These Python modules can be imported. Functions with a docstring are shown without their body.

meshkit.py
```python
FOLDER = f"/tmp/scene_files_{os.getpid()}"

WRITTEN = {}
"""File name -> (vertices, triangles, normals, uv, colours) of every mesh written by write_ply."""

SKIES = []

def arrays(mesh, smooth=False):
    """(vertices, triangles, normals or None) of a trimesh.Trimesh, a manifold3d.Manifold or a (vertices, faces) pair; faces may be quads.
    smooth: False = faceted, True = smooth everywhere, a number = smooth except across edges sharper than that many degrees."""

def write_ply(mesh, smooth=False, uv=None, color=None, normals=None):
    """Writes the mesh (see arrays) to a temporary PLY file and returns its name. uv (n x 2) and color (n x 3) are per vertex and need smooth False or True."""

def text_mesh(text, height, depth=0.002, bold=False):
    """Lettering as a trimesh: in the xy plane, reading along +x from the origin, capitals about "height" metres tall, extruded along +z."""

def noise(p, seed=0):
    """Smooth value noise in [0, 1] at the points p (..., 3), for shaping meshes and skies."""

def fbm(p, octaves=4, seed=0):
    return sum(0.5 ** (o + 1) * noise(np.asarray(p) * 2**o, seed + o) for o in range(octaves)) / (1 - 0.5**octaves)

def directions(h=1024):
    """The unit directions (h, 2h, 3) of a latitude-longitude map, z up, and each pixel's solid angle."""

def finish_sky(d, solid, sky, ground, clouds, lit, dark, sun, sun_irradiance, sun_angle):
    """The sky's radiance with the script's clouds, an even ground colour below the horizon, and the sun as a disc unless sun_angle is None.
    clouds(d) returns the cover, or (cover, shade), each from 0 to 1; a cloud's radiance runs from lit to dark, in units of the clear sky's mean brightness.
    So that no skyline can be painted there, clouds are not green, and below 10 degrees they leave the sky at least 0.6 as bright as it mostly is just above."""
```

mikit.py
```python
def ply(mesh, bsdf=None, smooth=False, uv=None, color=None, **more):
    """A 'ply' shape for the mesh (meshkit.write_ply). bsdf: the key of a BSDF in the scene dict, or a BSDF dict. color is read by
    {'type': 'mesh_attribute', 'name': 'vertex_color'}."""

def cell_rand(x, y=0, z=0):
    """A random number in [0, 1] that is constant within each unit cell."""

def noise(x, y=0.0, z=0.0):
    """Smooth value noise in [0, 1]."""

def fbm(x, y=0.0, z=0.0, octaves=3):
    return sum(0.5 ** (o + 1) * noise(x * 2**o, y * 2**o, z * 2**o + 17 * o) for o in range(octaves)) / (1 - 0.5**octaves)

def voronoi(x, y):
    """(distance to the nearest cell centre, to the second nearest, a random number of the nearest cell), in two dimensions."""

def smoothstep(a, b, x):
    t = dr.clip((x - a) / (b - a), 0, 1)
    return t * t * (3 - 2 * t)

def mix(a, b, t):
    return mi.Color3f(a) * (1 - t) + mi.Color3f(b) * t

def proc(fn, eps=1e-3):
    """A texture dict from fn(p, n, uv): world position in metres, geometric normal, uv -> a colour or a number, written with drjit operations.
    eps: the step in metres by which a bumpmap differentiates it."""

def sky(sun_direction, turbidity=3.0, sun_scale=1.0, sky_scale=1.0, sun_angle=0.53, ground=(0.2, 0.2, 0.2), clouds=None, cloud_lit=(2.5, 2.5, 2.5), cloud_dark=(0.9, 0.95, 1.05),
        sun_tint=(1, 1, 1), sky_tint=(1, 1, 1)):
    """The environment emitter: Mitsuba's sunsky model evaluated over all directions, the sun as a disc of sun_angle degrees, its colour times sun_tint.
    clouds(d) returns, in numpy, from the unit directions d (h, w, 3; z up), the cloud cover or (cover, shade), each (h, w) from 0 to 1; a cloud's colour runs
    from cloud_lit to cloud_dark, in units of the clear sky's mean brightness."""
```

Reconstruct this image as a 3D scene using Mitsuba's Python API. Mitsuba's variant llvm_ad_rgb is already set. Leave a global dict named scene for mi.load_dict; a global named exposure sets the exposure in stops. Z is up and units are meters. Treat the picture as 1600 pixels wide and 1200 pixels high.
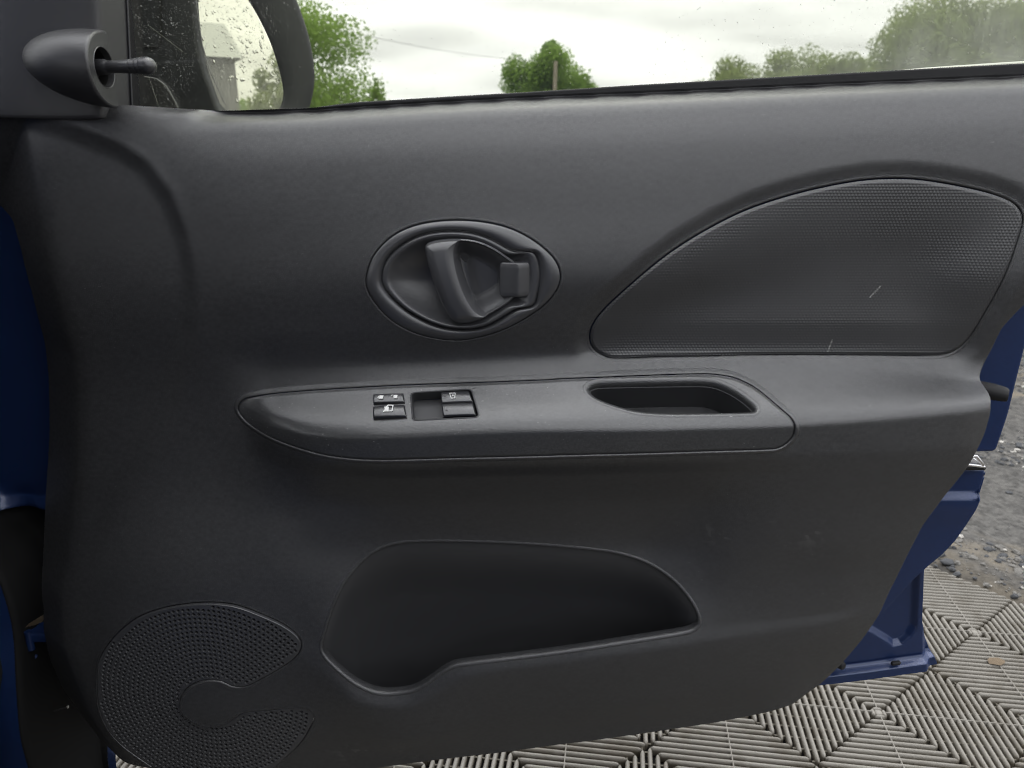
import math, random
import numpy as np
import trimesh, shapely
import shapely.geometry as sg
import mitsuba as mi
import drjit as dr
import manifold3d as m3
from scipy.interpolate import PchipInterpolator, RectBivariateSpline
from scipy.ndimage import gaussian_filter, map_coordinates
import mikit, meshkit
from mikit import proc, noise, fbm, voronoi, cell_rand, smoothstep, mix

random.seed(7)
rng = np.random.default_rng(7)
T = mi.ScalarTransform4f
scene, labels = {}, {}

# ---------------------------------------------------------------- camera, sky, exposure
EYE_Z = 1.007
PITCH = 0.3056
scene['camera'] = {
    'type': 'thinlens', 'fov': 69.18, 'fov_axis': 'x', 'near_clip': 0.02, 'far_clip': 400.0,
    'aperture_radius': 0.0015, 'focus_distance': 0.86,
    'to_world': T().look_at(origin=[0, 0, EYE_Z], target=[0, math.cos(PITCH), EYE_Z - math.sin(PITCH)], up=[0, 0, 1])}


def clouds(d):
    """A closed, layered cloud deck, brighter overhead than near the horizon, with long grey bands."""
    z = np.maximum(d[..., 2], 0.0)
    k = 1.0 / (z + 0.22)
    q = np.stack([d[..., 0] * k * 1.1, d[..., 1] * k * 2.6, z * 2], -1)
    n = meshkit.fbm(q + 3.3, 5, seed=4)
    m = meshkit.fbm(q * 2.3 + 11.0, 4, seed=9)
    band = np.clip((n - 0.44) * 3.2, 0, 1) * 0.75 + np.clip((m - 0.5) * 3, 0, 1) * 0.22
    level = (1.06 + 1.95 * z) * (1 + 0.04 * d[..., 1]) * (1.06 - 0.52 * band)
    return np.ones_like(z), np.clip((LIT - level) / (LIT - DARK), 0, 1)


LIT, DARK = 3.6, 0.3
scene['sky'] = mikit.sky((0.10, 0.30, 0.95), turbidity=3, sun_scale=0.1, sun_angle=50, sun_tint=(0.84, 0.98, 1.28), clouds=clouds,
                         cloud_lit=(LIT * 0.985, LIT, LIT * 1.03), cloud_dark=(DARK * 0.97, DARK, DARK * 1.06), ground=(0.2, 0.19, 0.17))
exposure = 3.15

# ---------------------------------------------------------------- materials


def mat(key, d):
    scene[key] = {'type': 'twosided', 'bsdf': d} if d['type'] not in ('twosided', 'dielectric', 'thindielectric', 'principledthin') else d


def rgb(*c):
    return {'type': 'rgb', 'value': list(c)}


def bump(fn, base, scale, eps=2e-4):
    return {'type': 'bumpmap', 'arbitrary': proc(fn, eps), 'scale': scale, 'bsdf': base}


def grain_height(p, n, uv):
    a, b, _ = voronoi(p.x * 520 + 40, p.z * 520 + p.y * 360)
    return dr.minimum(b - a, 0.6) + 0.6 * noise(p.x * 300, p.y * 300, p.z * 300)


def fine_grain_height(p, n, uv):
    return noise(p.x * 900, p.y * 900, p.z * 900) + 0.6 * noise(p.x * 560, p.y * 560, p.z * 560)


def trim_colour(p, n, uv):
    """Charcoal moulded plastic: faint mottling, a few pale scuff marks under the armrest's end, fine dust."""
    m = fbm(p.x * 9, p.y * 9, p.z * 9, 3)
    c = mix((0.029, 0.0293, 0.0310), (0.036, 0.0363, 0.0378), m) * (0.72 + 0.40 * grain_height(p, n, uv))
    scuff = smoothstep(0.60, 0.78, noise(p.x * 190 + p.z * 60, p.z * 240, 3.0)) * smoothstep(0.45, 0.7, fbm(p.x * 30, p.z * 34, 5.0, 2))
    zone = dr.exp(-dr.square((p.x - 0.275) / 0.05) - dr.square((p.z - 0.607) / 0.020))
    kick = dr.exp(-dr.square((p.x + 0.165) / 0.045) - dr.square((p.z - 0.272) / 0.020)) * 0.7
    speck = smoothstep(0.93, 0.97, noise(p.x * 420, p.y * 420, p.z * 420)) * smoothstep(0.5, 0.8, noise(p.x * 60, p.y * 60, p.z * 60)) * 0.5
    return mix(c, (0.15, 0.15, 0.147), dr.minimum(scuff * (zone + kick) * 0.8 + speck * 0.6, 1.0))


def finisher_colour(p, n, uv):
    m = fbm(p.x * 14, p.y * 14, p.z * 14, 3)
    c = mix((0.031, 0.0315, 0.033), (0.040, 0.0405, 0.0415), m) * (0.68 + 0.40 * fine_grain_height(p, n, uv))
    speck = smoothstep(0.90, 0.96, noise(p.x * 520, p.y * 520, p.z * 520)) * smoothstep(0.35, 0.8, noise(p.x * 70, p.y * 70, p.z * 70))
    return mix(c, (0.26, 0.26, 0.25), speck * 0.8)


def seg(p, ax, az, bx, bz, w):
    dx, dz = bx - ax, bz - az
    t = dr.clip(((p.x - ax) * dx + (p.z - az) * dz) / (dx * dx + dz * dz), 0, 1)
    d = dr.sqrt(dr.square(p.x - ax - t * dx) + dr.square(p.z - az - t * dz))
    return 1 - smoothstep(w * 0.4, w, d)


def insert_colour(p, n, uv):
    c = mix((0.028, 0.0283, 0.030), (0.034, 0.0343, 0.0360), fbm(p.x * 12, p.y * 12, p.z * 12, 3))
    broken = 0.35 + 0.65 * smoothstep(0.35, 0.65, noise(p.x * 700, p.z * 700, 1.0))
    s = dr.maximum(seg(p, 0.383, 0.8565, 0.392, 0.868, 0.0012), seg(p, 0.3458, 0.7966, 0.3490, 0.8096, 0.0011))
    return mix(c, (0.21, 0.21, 0.20), s * broken)


def dots_height(p, n, uv):
    """Rows of small pressed dimples, every other row shifted by half a step."""
    s = 1 / 0.0035
    row = dr.floor(p.z * s * 1.1547)
    x = p.x * s + 0.5 * (row - 2 * dr.floor(row * 0.5))
    fx, fz = x - dr.floor(x) - 0.5, (p.z * s * 1.1547 - row - 0.5) / 1.1547
    return smoothstep(0.42, 0.12, dr.sqrt(fx * fx + fz * fz))


def plastic(colour, rough, spec=1.0):
    return {'type': 'principled', 'base_color': colour, 'roughness': rough, 'specular': spec}


mat('trim_plastic', bump(grain_height, plastic(proc(trim_colour), 0.34), 0.00032))
mat('finisher_plastic', bump(fine_grain_height, plastic(proc(finisher_colour), 0.34), 0.00016))
mat('insert_plastic', bump(dots_height, plastic(proc(insert_colour), 0.40), 0.00028))
mat('smooth_plastic', plastic(rgb(0.028, 0.0283, 0.031), 0.36))
mat('cover_plastic', bump(fine_grain_height, plastic(rgb(0.027, 0.0268, 0.0285), 0.42), 0.00006))
mat('pocket_plastic', bump(fine_grain_height, plastic(rgb(0.036, 0.0365, 0.039), 0.5, 0.6), 0.00008))
mat('handle_plastic', plastic(rgb(0.046, 0.0465, 0.050), 0.34))
mat('grille_plastic', plastic(rgb(0.042, 0.0425, 0.045), 0.36))
mat('deep_black', plastic(rgb(0.006, 0.006, 0.006), 0.7, 0.2))
mat('button_black', plastic(rgb(0.016, 0.0165, 0.019), 0.27))
mat('rubber', plastic(rgb(0.016, 0.016, 0.017), 0.6, 0.35))
mat('print_white', plastic(rgb(0.62, 0.62, 0.60), 0.5))
mat('print_grey', plastic(rgb(0.11, 0.11, 0.115), 0.5))


def paint_colour(p, n, uv):
    return mix((0.007, 0.022, 0.082), (0.009, 0.027, 0.100), noise(p.x * 900, p.y * 900, p.z * 900))


mat('blue_paint', {'type': 'principled', 'base_color': proc(paint_colour), 'roughness': 0.38, 'metallic': 0.25, 'specular': 0.5, 'clearcoat': 1.0, 'clearcoat_gloss': 0.96})
mat('bright_metal', {'type': 'roughconductor', 'material': 'Al', 'alpha': 0.22})
mat('mirror_silver', {'type': 'conductor', 'material': 'Ag'})
mat('glass', {'type': 'thindielectric', 'int_ior': 1.5, 'specular_transmittance': rgb(0.99, 1.0, 0.88)})
mat('mirror_plastic', plastic(rgb(0.012, 0.0135, 0.017), 0.5, 0.5))
mat('water', {'type': 'dielectric', 'int_ior': 1.33})
mat('dust', {'type': 'diffuse', 'reflectance': rgb(0.62, 0.62, 0.56)})
mat('seat_cloth', {'type': 'diffuse', 'reflectance': rgb(0.03, 0.03, 0.032)})


def tile_colour(p, n, uv):
    m = fbm(p.x * 7, p.y * 7, 2.0, 4)
    c = mix((0.165, 0.153, 0.130), (0.230, 0.215, 0.186), m)
    grime = smoothstep(0.52, 0.8, fbm(p.x * 26 + 5, p.y * 26, 8.0, 3))
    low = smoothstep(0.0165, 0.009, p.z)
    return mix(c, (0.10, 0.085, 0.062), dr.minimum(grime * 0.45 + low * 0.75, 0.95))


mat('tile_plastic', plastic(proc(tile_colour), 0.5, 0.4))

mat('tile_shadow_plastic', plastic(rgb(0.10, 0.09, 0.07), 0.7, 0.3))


def ground_colour(p, n, uv):
    """Worn yard: sandy fines with patches of dark crushed asphalt."""
    big = fbm(p.x * 1.6 + 3, p.y * 1.6, 1.0, 4)
    mid = fbm(p.x * 17, p.y * 17, 2.0, 3)
    fine = noise(p.x * 190, p.y * 190, 3.0)
    sand = mix((0.155, 0.134, 0.104), (0.245, 0.218, 0.174), mid * 0.7 + fine * 0.3)
    grit = mix((0.050, 0.049, 0.047), (0.155, 0.149, 0.138), noise(p.x * 70, p.y * 70, 5.0) * 0.6 + fine * 0.4)
    past = ((p.x - 0.6771) * 1.1315 + (p.y - 1.1253) * 0.8483 - 0.8484) * 0.7071
    c = mix(sand, grit, smoothstep(0.36, 0.66, big * 0.5 + mid * 0.4 - 0.06 + smoothstep(0.0, 0.7, past) * 0.26))
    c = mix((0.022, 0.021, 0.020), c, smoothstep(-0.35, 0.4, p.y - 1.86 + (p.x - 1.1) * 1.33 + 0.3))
    far = smoothstep(9.0, 14.0, p.y)
    return mix(c, (0.06, 0.10, 0.03), far)


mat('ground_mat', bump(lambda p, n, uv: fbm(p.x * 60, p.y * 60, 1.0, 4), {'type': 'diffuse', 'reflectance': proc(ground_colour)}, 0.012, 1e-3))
mat('stone_dark', {'type': 'diffuse', 'reflectance': rgb(0.085, 0.087, 0.09)})
mat('stone_grey', {'type': 'diffuse', 'reflectance': rgb(0.17, 0.163, 0.15)})
mat('stone_pale', {'type': 'diffuse', 'reflectance': rgb(0.46, 0.44, 0.40)})
mat('dry_leaf', {'type': 'diffuse', 'reflectance': rgb(0.16, 0.125, 0.088)})
mat('bark', {'type': 'diffuse', 'reflectance': rgb(0.16, 0.12, 0.09)})
mat('weathered_wood', {'type': 'diffuse', 'reflectance': rgb(0.24, 0.205, 0.17)})


def leaf(key, a, b):
    mat(key, {'type': 'principledthin', 'base_color': proc(lambda p, n, uv: mix(a, b, noise(p.x * 1.3, p.y * 1.3, p.z * 1.3) * 0.6 + 0.4 * noise(p.x * 9, p.y * 9, p.z * 9))),
              'roughness': 0.55, 'diff_trans': 1.2})


leaf('leaf_fresh', (0.14, 0.22, 0.045), (0.27, 0.38, 0.10))
leaf('leaf_olive', (0.14, 0.18, 0.055), (0.25, 0.30, 0.11))
mat('shed_wall', {'type': 'diffuse', 'reflectance': rgb(0.30, 0.31, 0.31)})
mat('shed_roof', {'type': 'diffuse', 'reflectance': rgb(0.16, 0.16, 0.17)})

# ---------------------------------------------------------------- helpers


def put(key, mesh, bsdf, smooth=35, **kw):
    """One mesh as one entry; a key already taken gets the next three-digit number."""
    k, i = key, 0
    while k in scene:
        i += 1
        k = f'{key}_{i:03d}'
    scene[k] = mikit.ply(mesh, bsdf, smooth=smooth, **kw)
    return k


def tri(v, f):
    return trimesh.Trimesh(np.asarray(v, float), np.asarray(f, int), process=False)


def cat(ms):
    return trimesh.util.concatenate([m if isinstance(m, trimesh.Trimesh) else tri(*m) for m in ms])


def grid_faces(n, m, wrap=False):
    """Triangles of an n x m vertex grid (row-major); wrap joins the last column to the first."""
    i, j = np.meshgrid(np.arange(n - 1), np.arange(m if wrap else m - 1), indexing='ij')
    a, b = i * m + j, i * m + (j + 1) % m
    c, d = (i + 1) * m + (j + 1) % m, (i + 1) * m + j
    return np.concatenate([np.stack([a, b, c], -1).reshape(-1, 3), np.stack([a, c, d], -1).reshape(-1, 3)])


def resample(poly, step):
    r = sg.LinearRing(poly)
    n = max(12, int(r.length / step))
    return np.array([r.interpolate(t, normalized=True).coords[0] for t in np.arange(n) / n])


def spline_closed(poly, step, sharp=False):
    """A smooth closed curve through the traced points, evenly resampled, counter-clockwise."""
    p = np.asarray(poly, float)
    if not sharp:
        for _ in range(3):  # corner cutting (Catmull-like: keeps close to the traced points)
            q = np.empty((len(p) * 2, 2))
            prev, nxt, nn = np.roll(p, 1, 0), np.roll(p, -1, 0), np.roll(p, -2, 0)
            q[0::2] = p
            q[1::2] = (9 * (p + nxt) - prev - nn) / 16
            p = q
    p = resample(p, step)
    return p if sg.LinearRing(p).is_ccw else p[::-1]


def normals2(p):
    """Outward normals of a counter-clockwise closed polyline."""
    t = np.roll(p, -1, 0) - np.roll(p, 1, 0)
    t /= np.linalg.norm(t, axis=1, keepdims=True)
    return np.stack([t[:, 1], -t[:, 0]], 1)


def signed_distance(poly, x, z, margin=0.06, far=0.06):
    """Distance to the polygon's outline, positive outside; only computed near it."""
    p = np.asarray(poly, float)
    x, z = np.asarray(x, float), np.asarray(z, float)
    out = np.full(x.shape, far)
    lo, hi = p.min(0) - margin, p.max(0) + margin
    sel = (x > lo[0]) & (x < hi[0]) & (z > lo[1]) & (z < hi[1])
    pts = shapely.points(x[sel], z[sel])
    ring = sg.Polygon(p)
    shapely.prepare(ring)
    d = shapely.distance(ring.exterior, pts)
    out[sel] = np.where(shapely.contains(ring, pts), -d, d)
    return out


def sstep(a, b, x):
    t = np.clip((x - a) / (b - a), 0, 1)
    return t * t * (3 - 2 * t)


def rounded_box(sx, sy, sz, r, n=16):
    """A box of full size sx, sy, sz with rounded edges, centred at the origin."""
    s = m3.Manifold.sphere(r, n)
    hs = [s.translate([(sx / 2 - r) * a, (sy / 2 - r) * b, (sz / 2 - r) * c]) for a in (-1, 1) for b in (-1, 1) for c in (-1, 1)]
    return to_tri(m3.Manifold.batch_hull(hs))


def to_tri(m):
    q = m.to_mesh()
    return tri(q.vert_properties[:, :3], q.tri_verts)


def framed(mesh, o, ex, ey, ez):
    m = mesh.copy()
    v = np.asarray(m.vertices)
    m.vertices = np.asarray(o) + v[:, :1] * np.asarray(ex) + v[:, 1:2] * np.asarray(ey) + v[:, 2:3] * np.asarray(ez)
    return m


def prism(poly2, y0, y1, bevel=0.0):
    """Extrudes an outline drawn in (x, z) from y0 (front, bevelled) to y1."""
    g = sg.Polygon(poly2).buffer(0)
    parts = []
    depth = y1 - y0
    m = trimesh.creation.extrude_polygon(g if not bevel else g.buffer(-bevel, join_style=1).buffer(0), depth, engine='earcut')
    if bevel:
        body = trimesh.creation.extrude_polygon(g, depth - bevel, engine='earcut')
        ring = spline_closed(np.array(g.exterior.coords)[:-1], 0.004, sharp=True)
        nrm = normals2(ring)
        rows = []
        for k in range(5):
            a = k / 4 * math.pi / 2
            q = ring - nrm * bevel * (1 - math.sin(a))
            rows.append(np.column_stack([q, np.full(len(q), bevel * (1 - math.cos(a)))]))
        v = np.vstack(rows)
        rim = tri(v, grid_faces(5, len(ring), True))
        body.vertices[:, 2] += bevel
        # the cap: outline inset by the bevel
        cap = trimesh.creation.extrude_polygon(sg.Polygon(rows[0][:, :2]).buffer(0), depth - bevel * 1.5, engine='earcut')
        m = cat([body, rim, cap])
    v = np.asarray(m.vertices)
    m.vertices = np.column_stack([v[:, 0], y0 + v[:, 2], v[:, 1]])
    return m


def tube(points, radii, sides=10, caps=True):
    p = np.asarray(points, float)
    r = np.broadcast_to(np.asarray(radii, float), (len(p),))
    t = np.gradient(p, axis=0)
    t /= np.linalg.norm(t, axis=1, keepdims=True) + 1e-12
    ref = np.array([0, 0, 1.0]) if abs(t[0, 2]) < 0.9 else np.array([1.0, 0, 0])
    a = np.cross(t, ref)
    a /= np.linalg.norm(a, axis=1, keepdims=True) + 1e-12
    b = np.cross(t, a)
    ang = np.arange(sides) * 2 * np.pi / sides
    v = p[:, None] + r[:, None, None] * (np.cos(ang)[None, :, None] * a[:, None] + np.sin(ang)[None, :, None] * b[:, None])
    f = grid_faces(len(p), sides, True)
    v = v.reshape(-1, 3)
    if caps:
        n = len(v)
        v = np.vstack([v, p[0], p[-1]])
        k = np.arange(sides)
        e = (len(p) - 1) * sides
        f = np.vstack([f, np.stack([k, np.full(sides, n), (k + 1) % sides], 1), np.stack([e + k, e + (k + 1) % sides, np.full(sides, n + 1)], 1)])
    return tri(v, f)


def revolve_x(profile, n=32):
    """(along, radius) pairs spun about the x axis."""
    a = np.arange(n) * 2 * np.pi / n
    pr = np.asarray(profile, float)
    v = np.stack([np.repeat(pr[:, 0], n), np.outer(pr[:, 1], np.cos(a)).ravel(), np.outer(pr[:, 1], np.sin(a)).ravel()], 1)
    return tri(v, grid_faces(len(pr), n, True))


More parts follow.
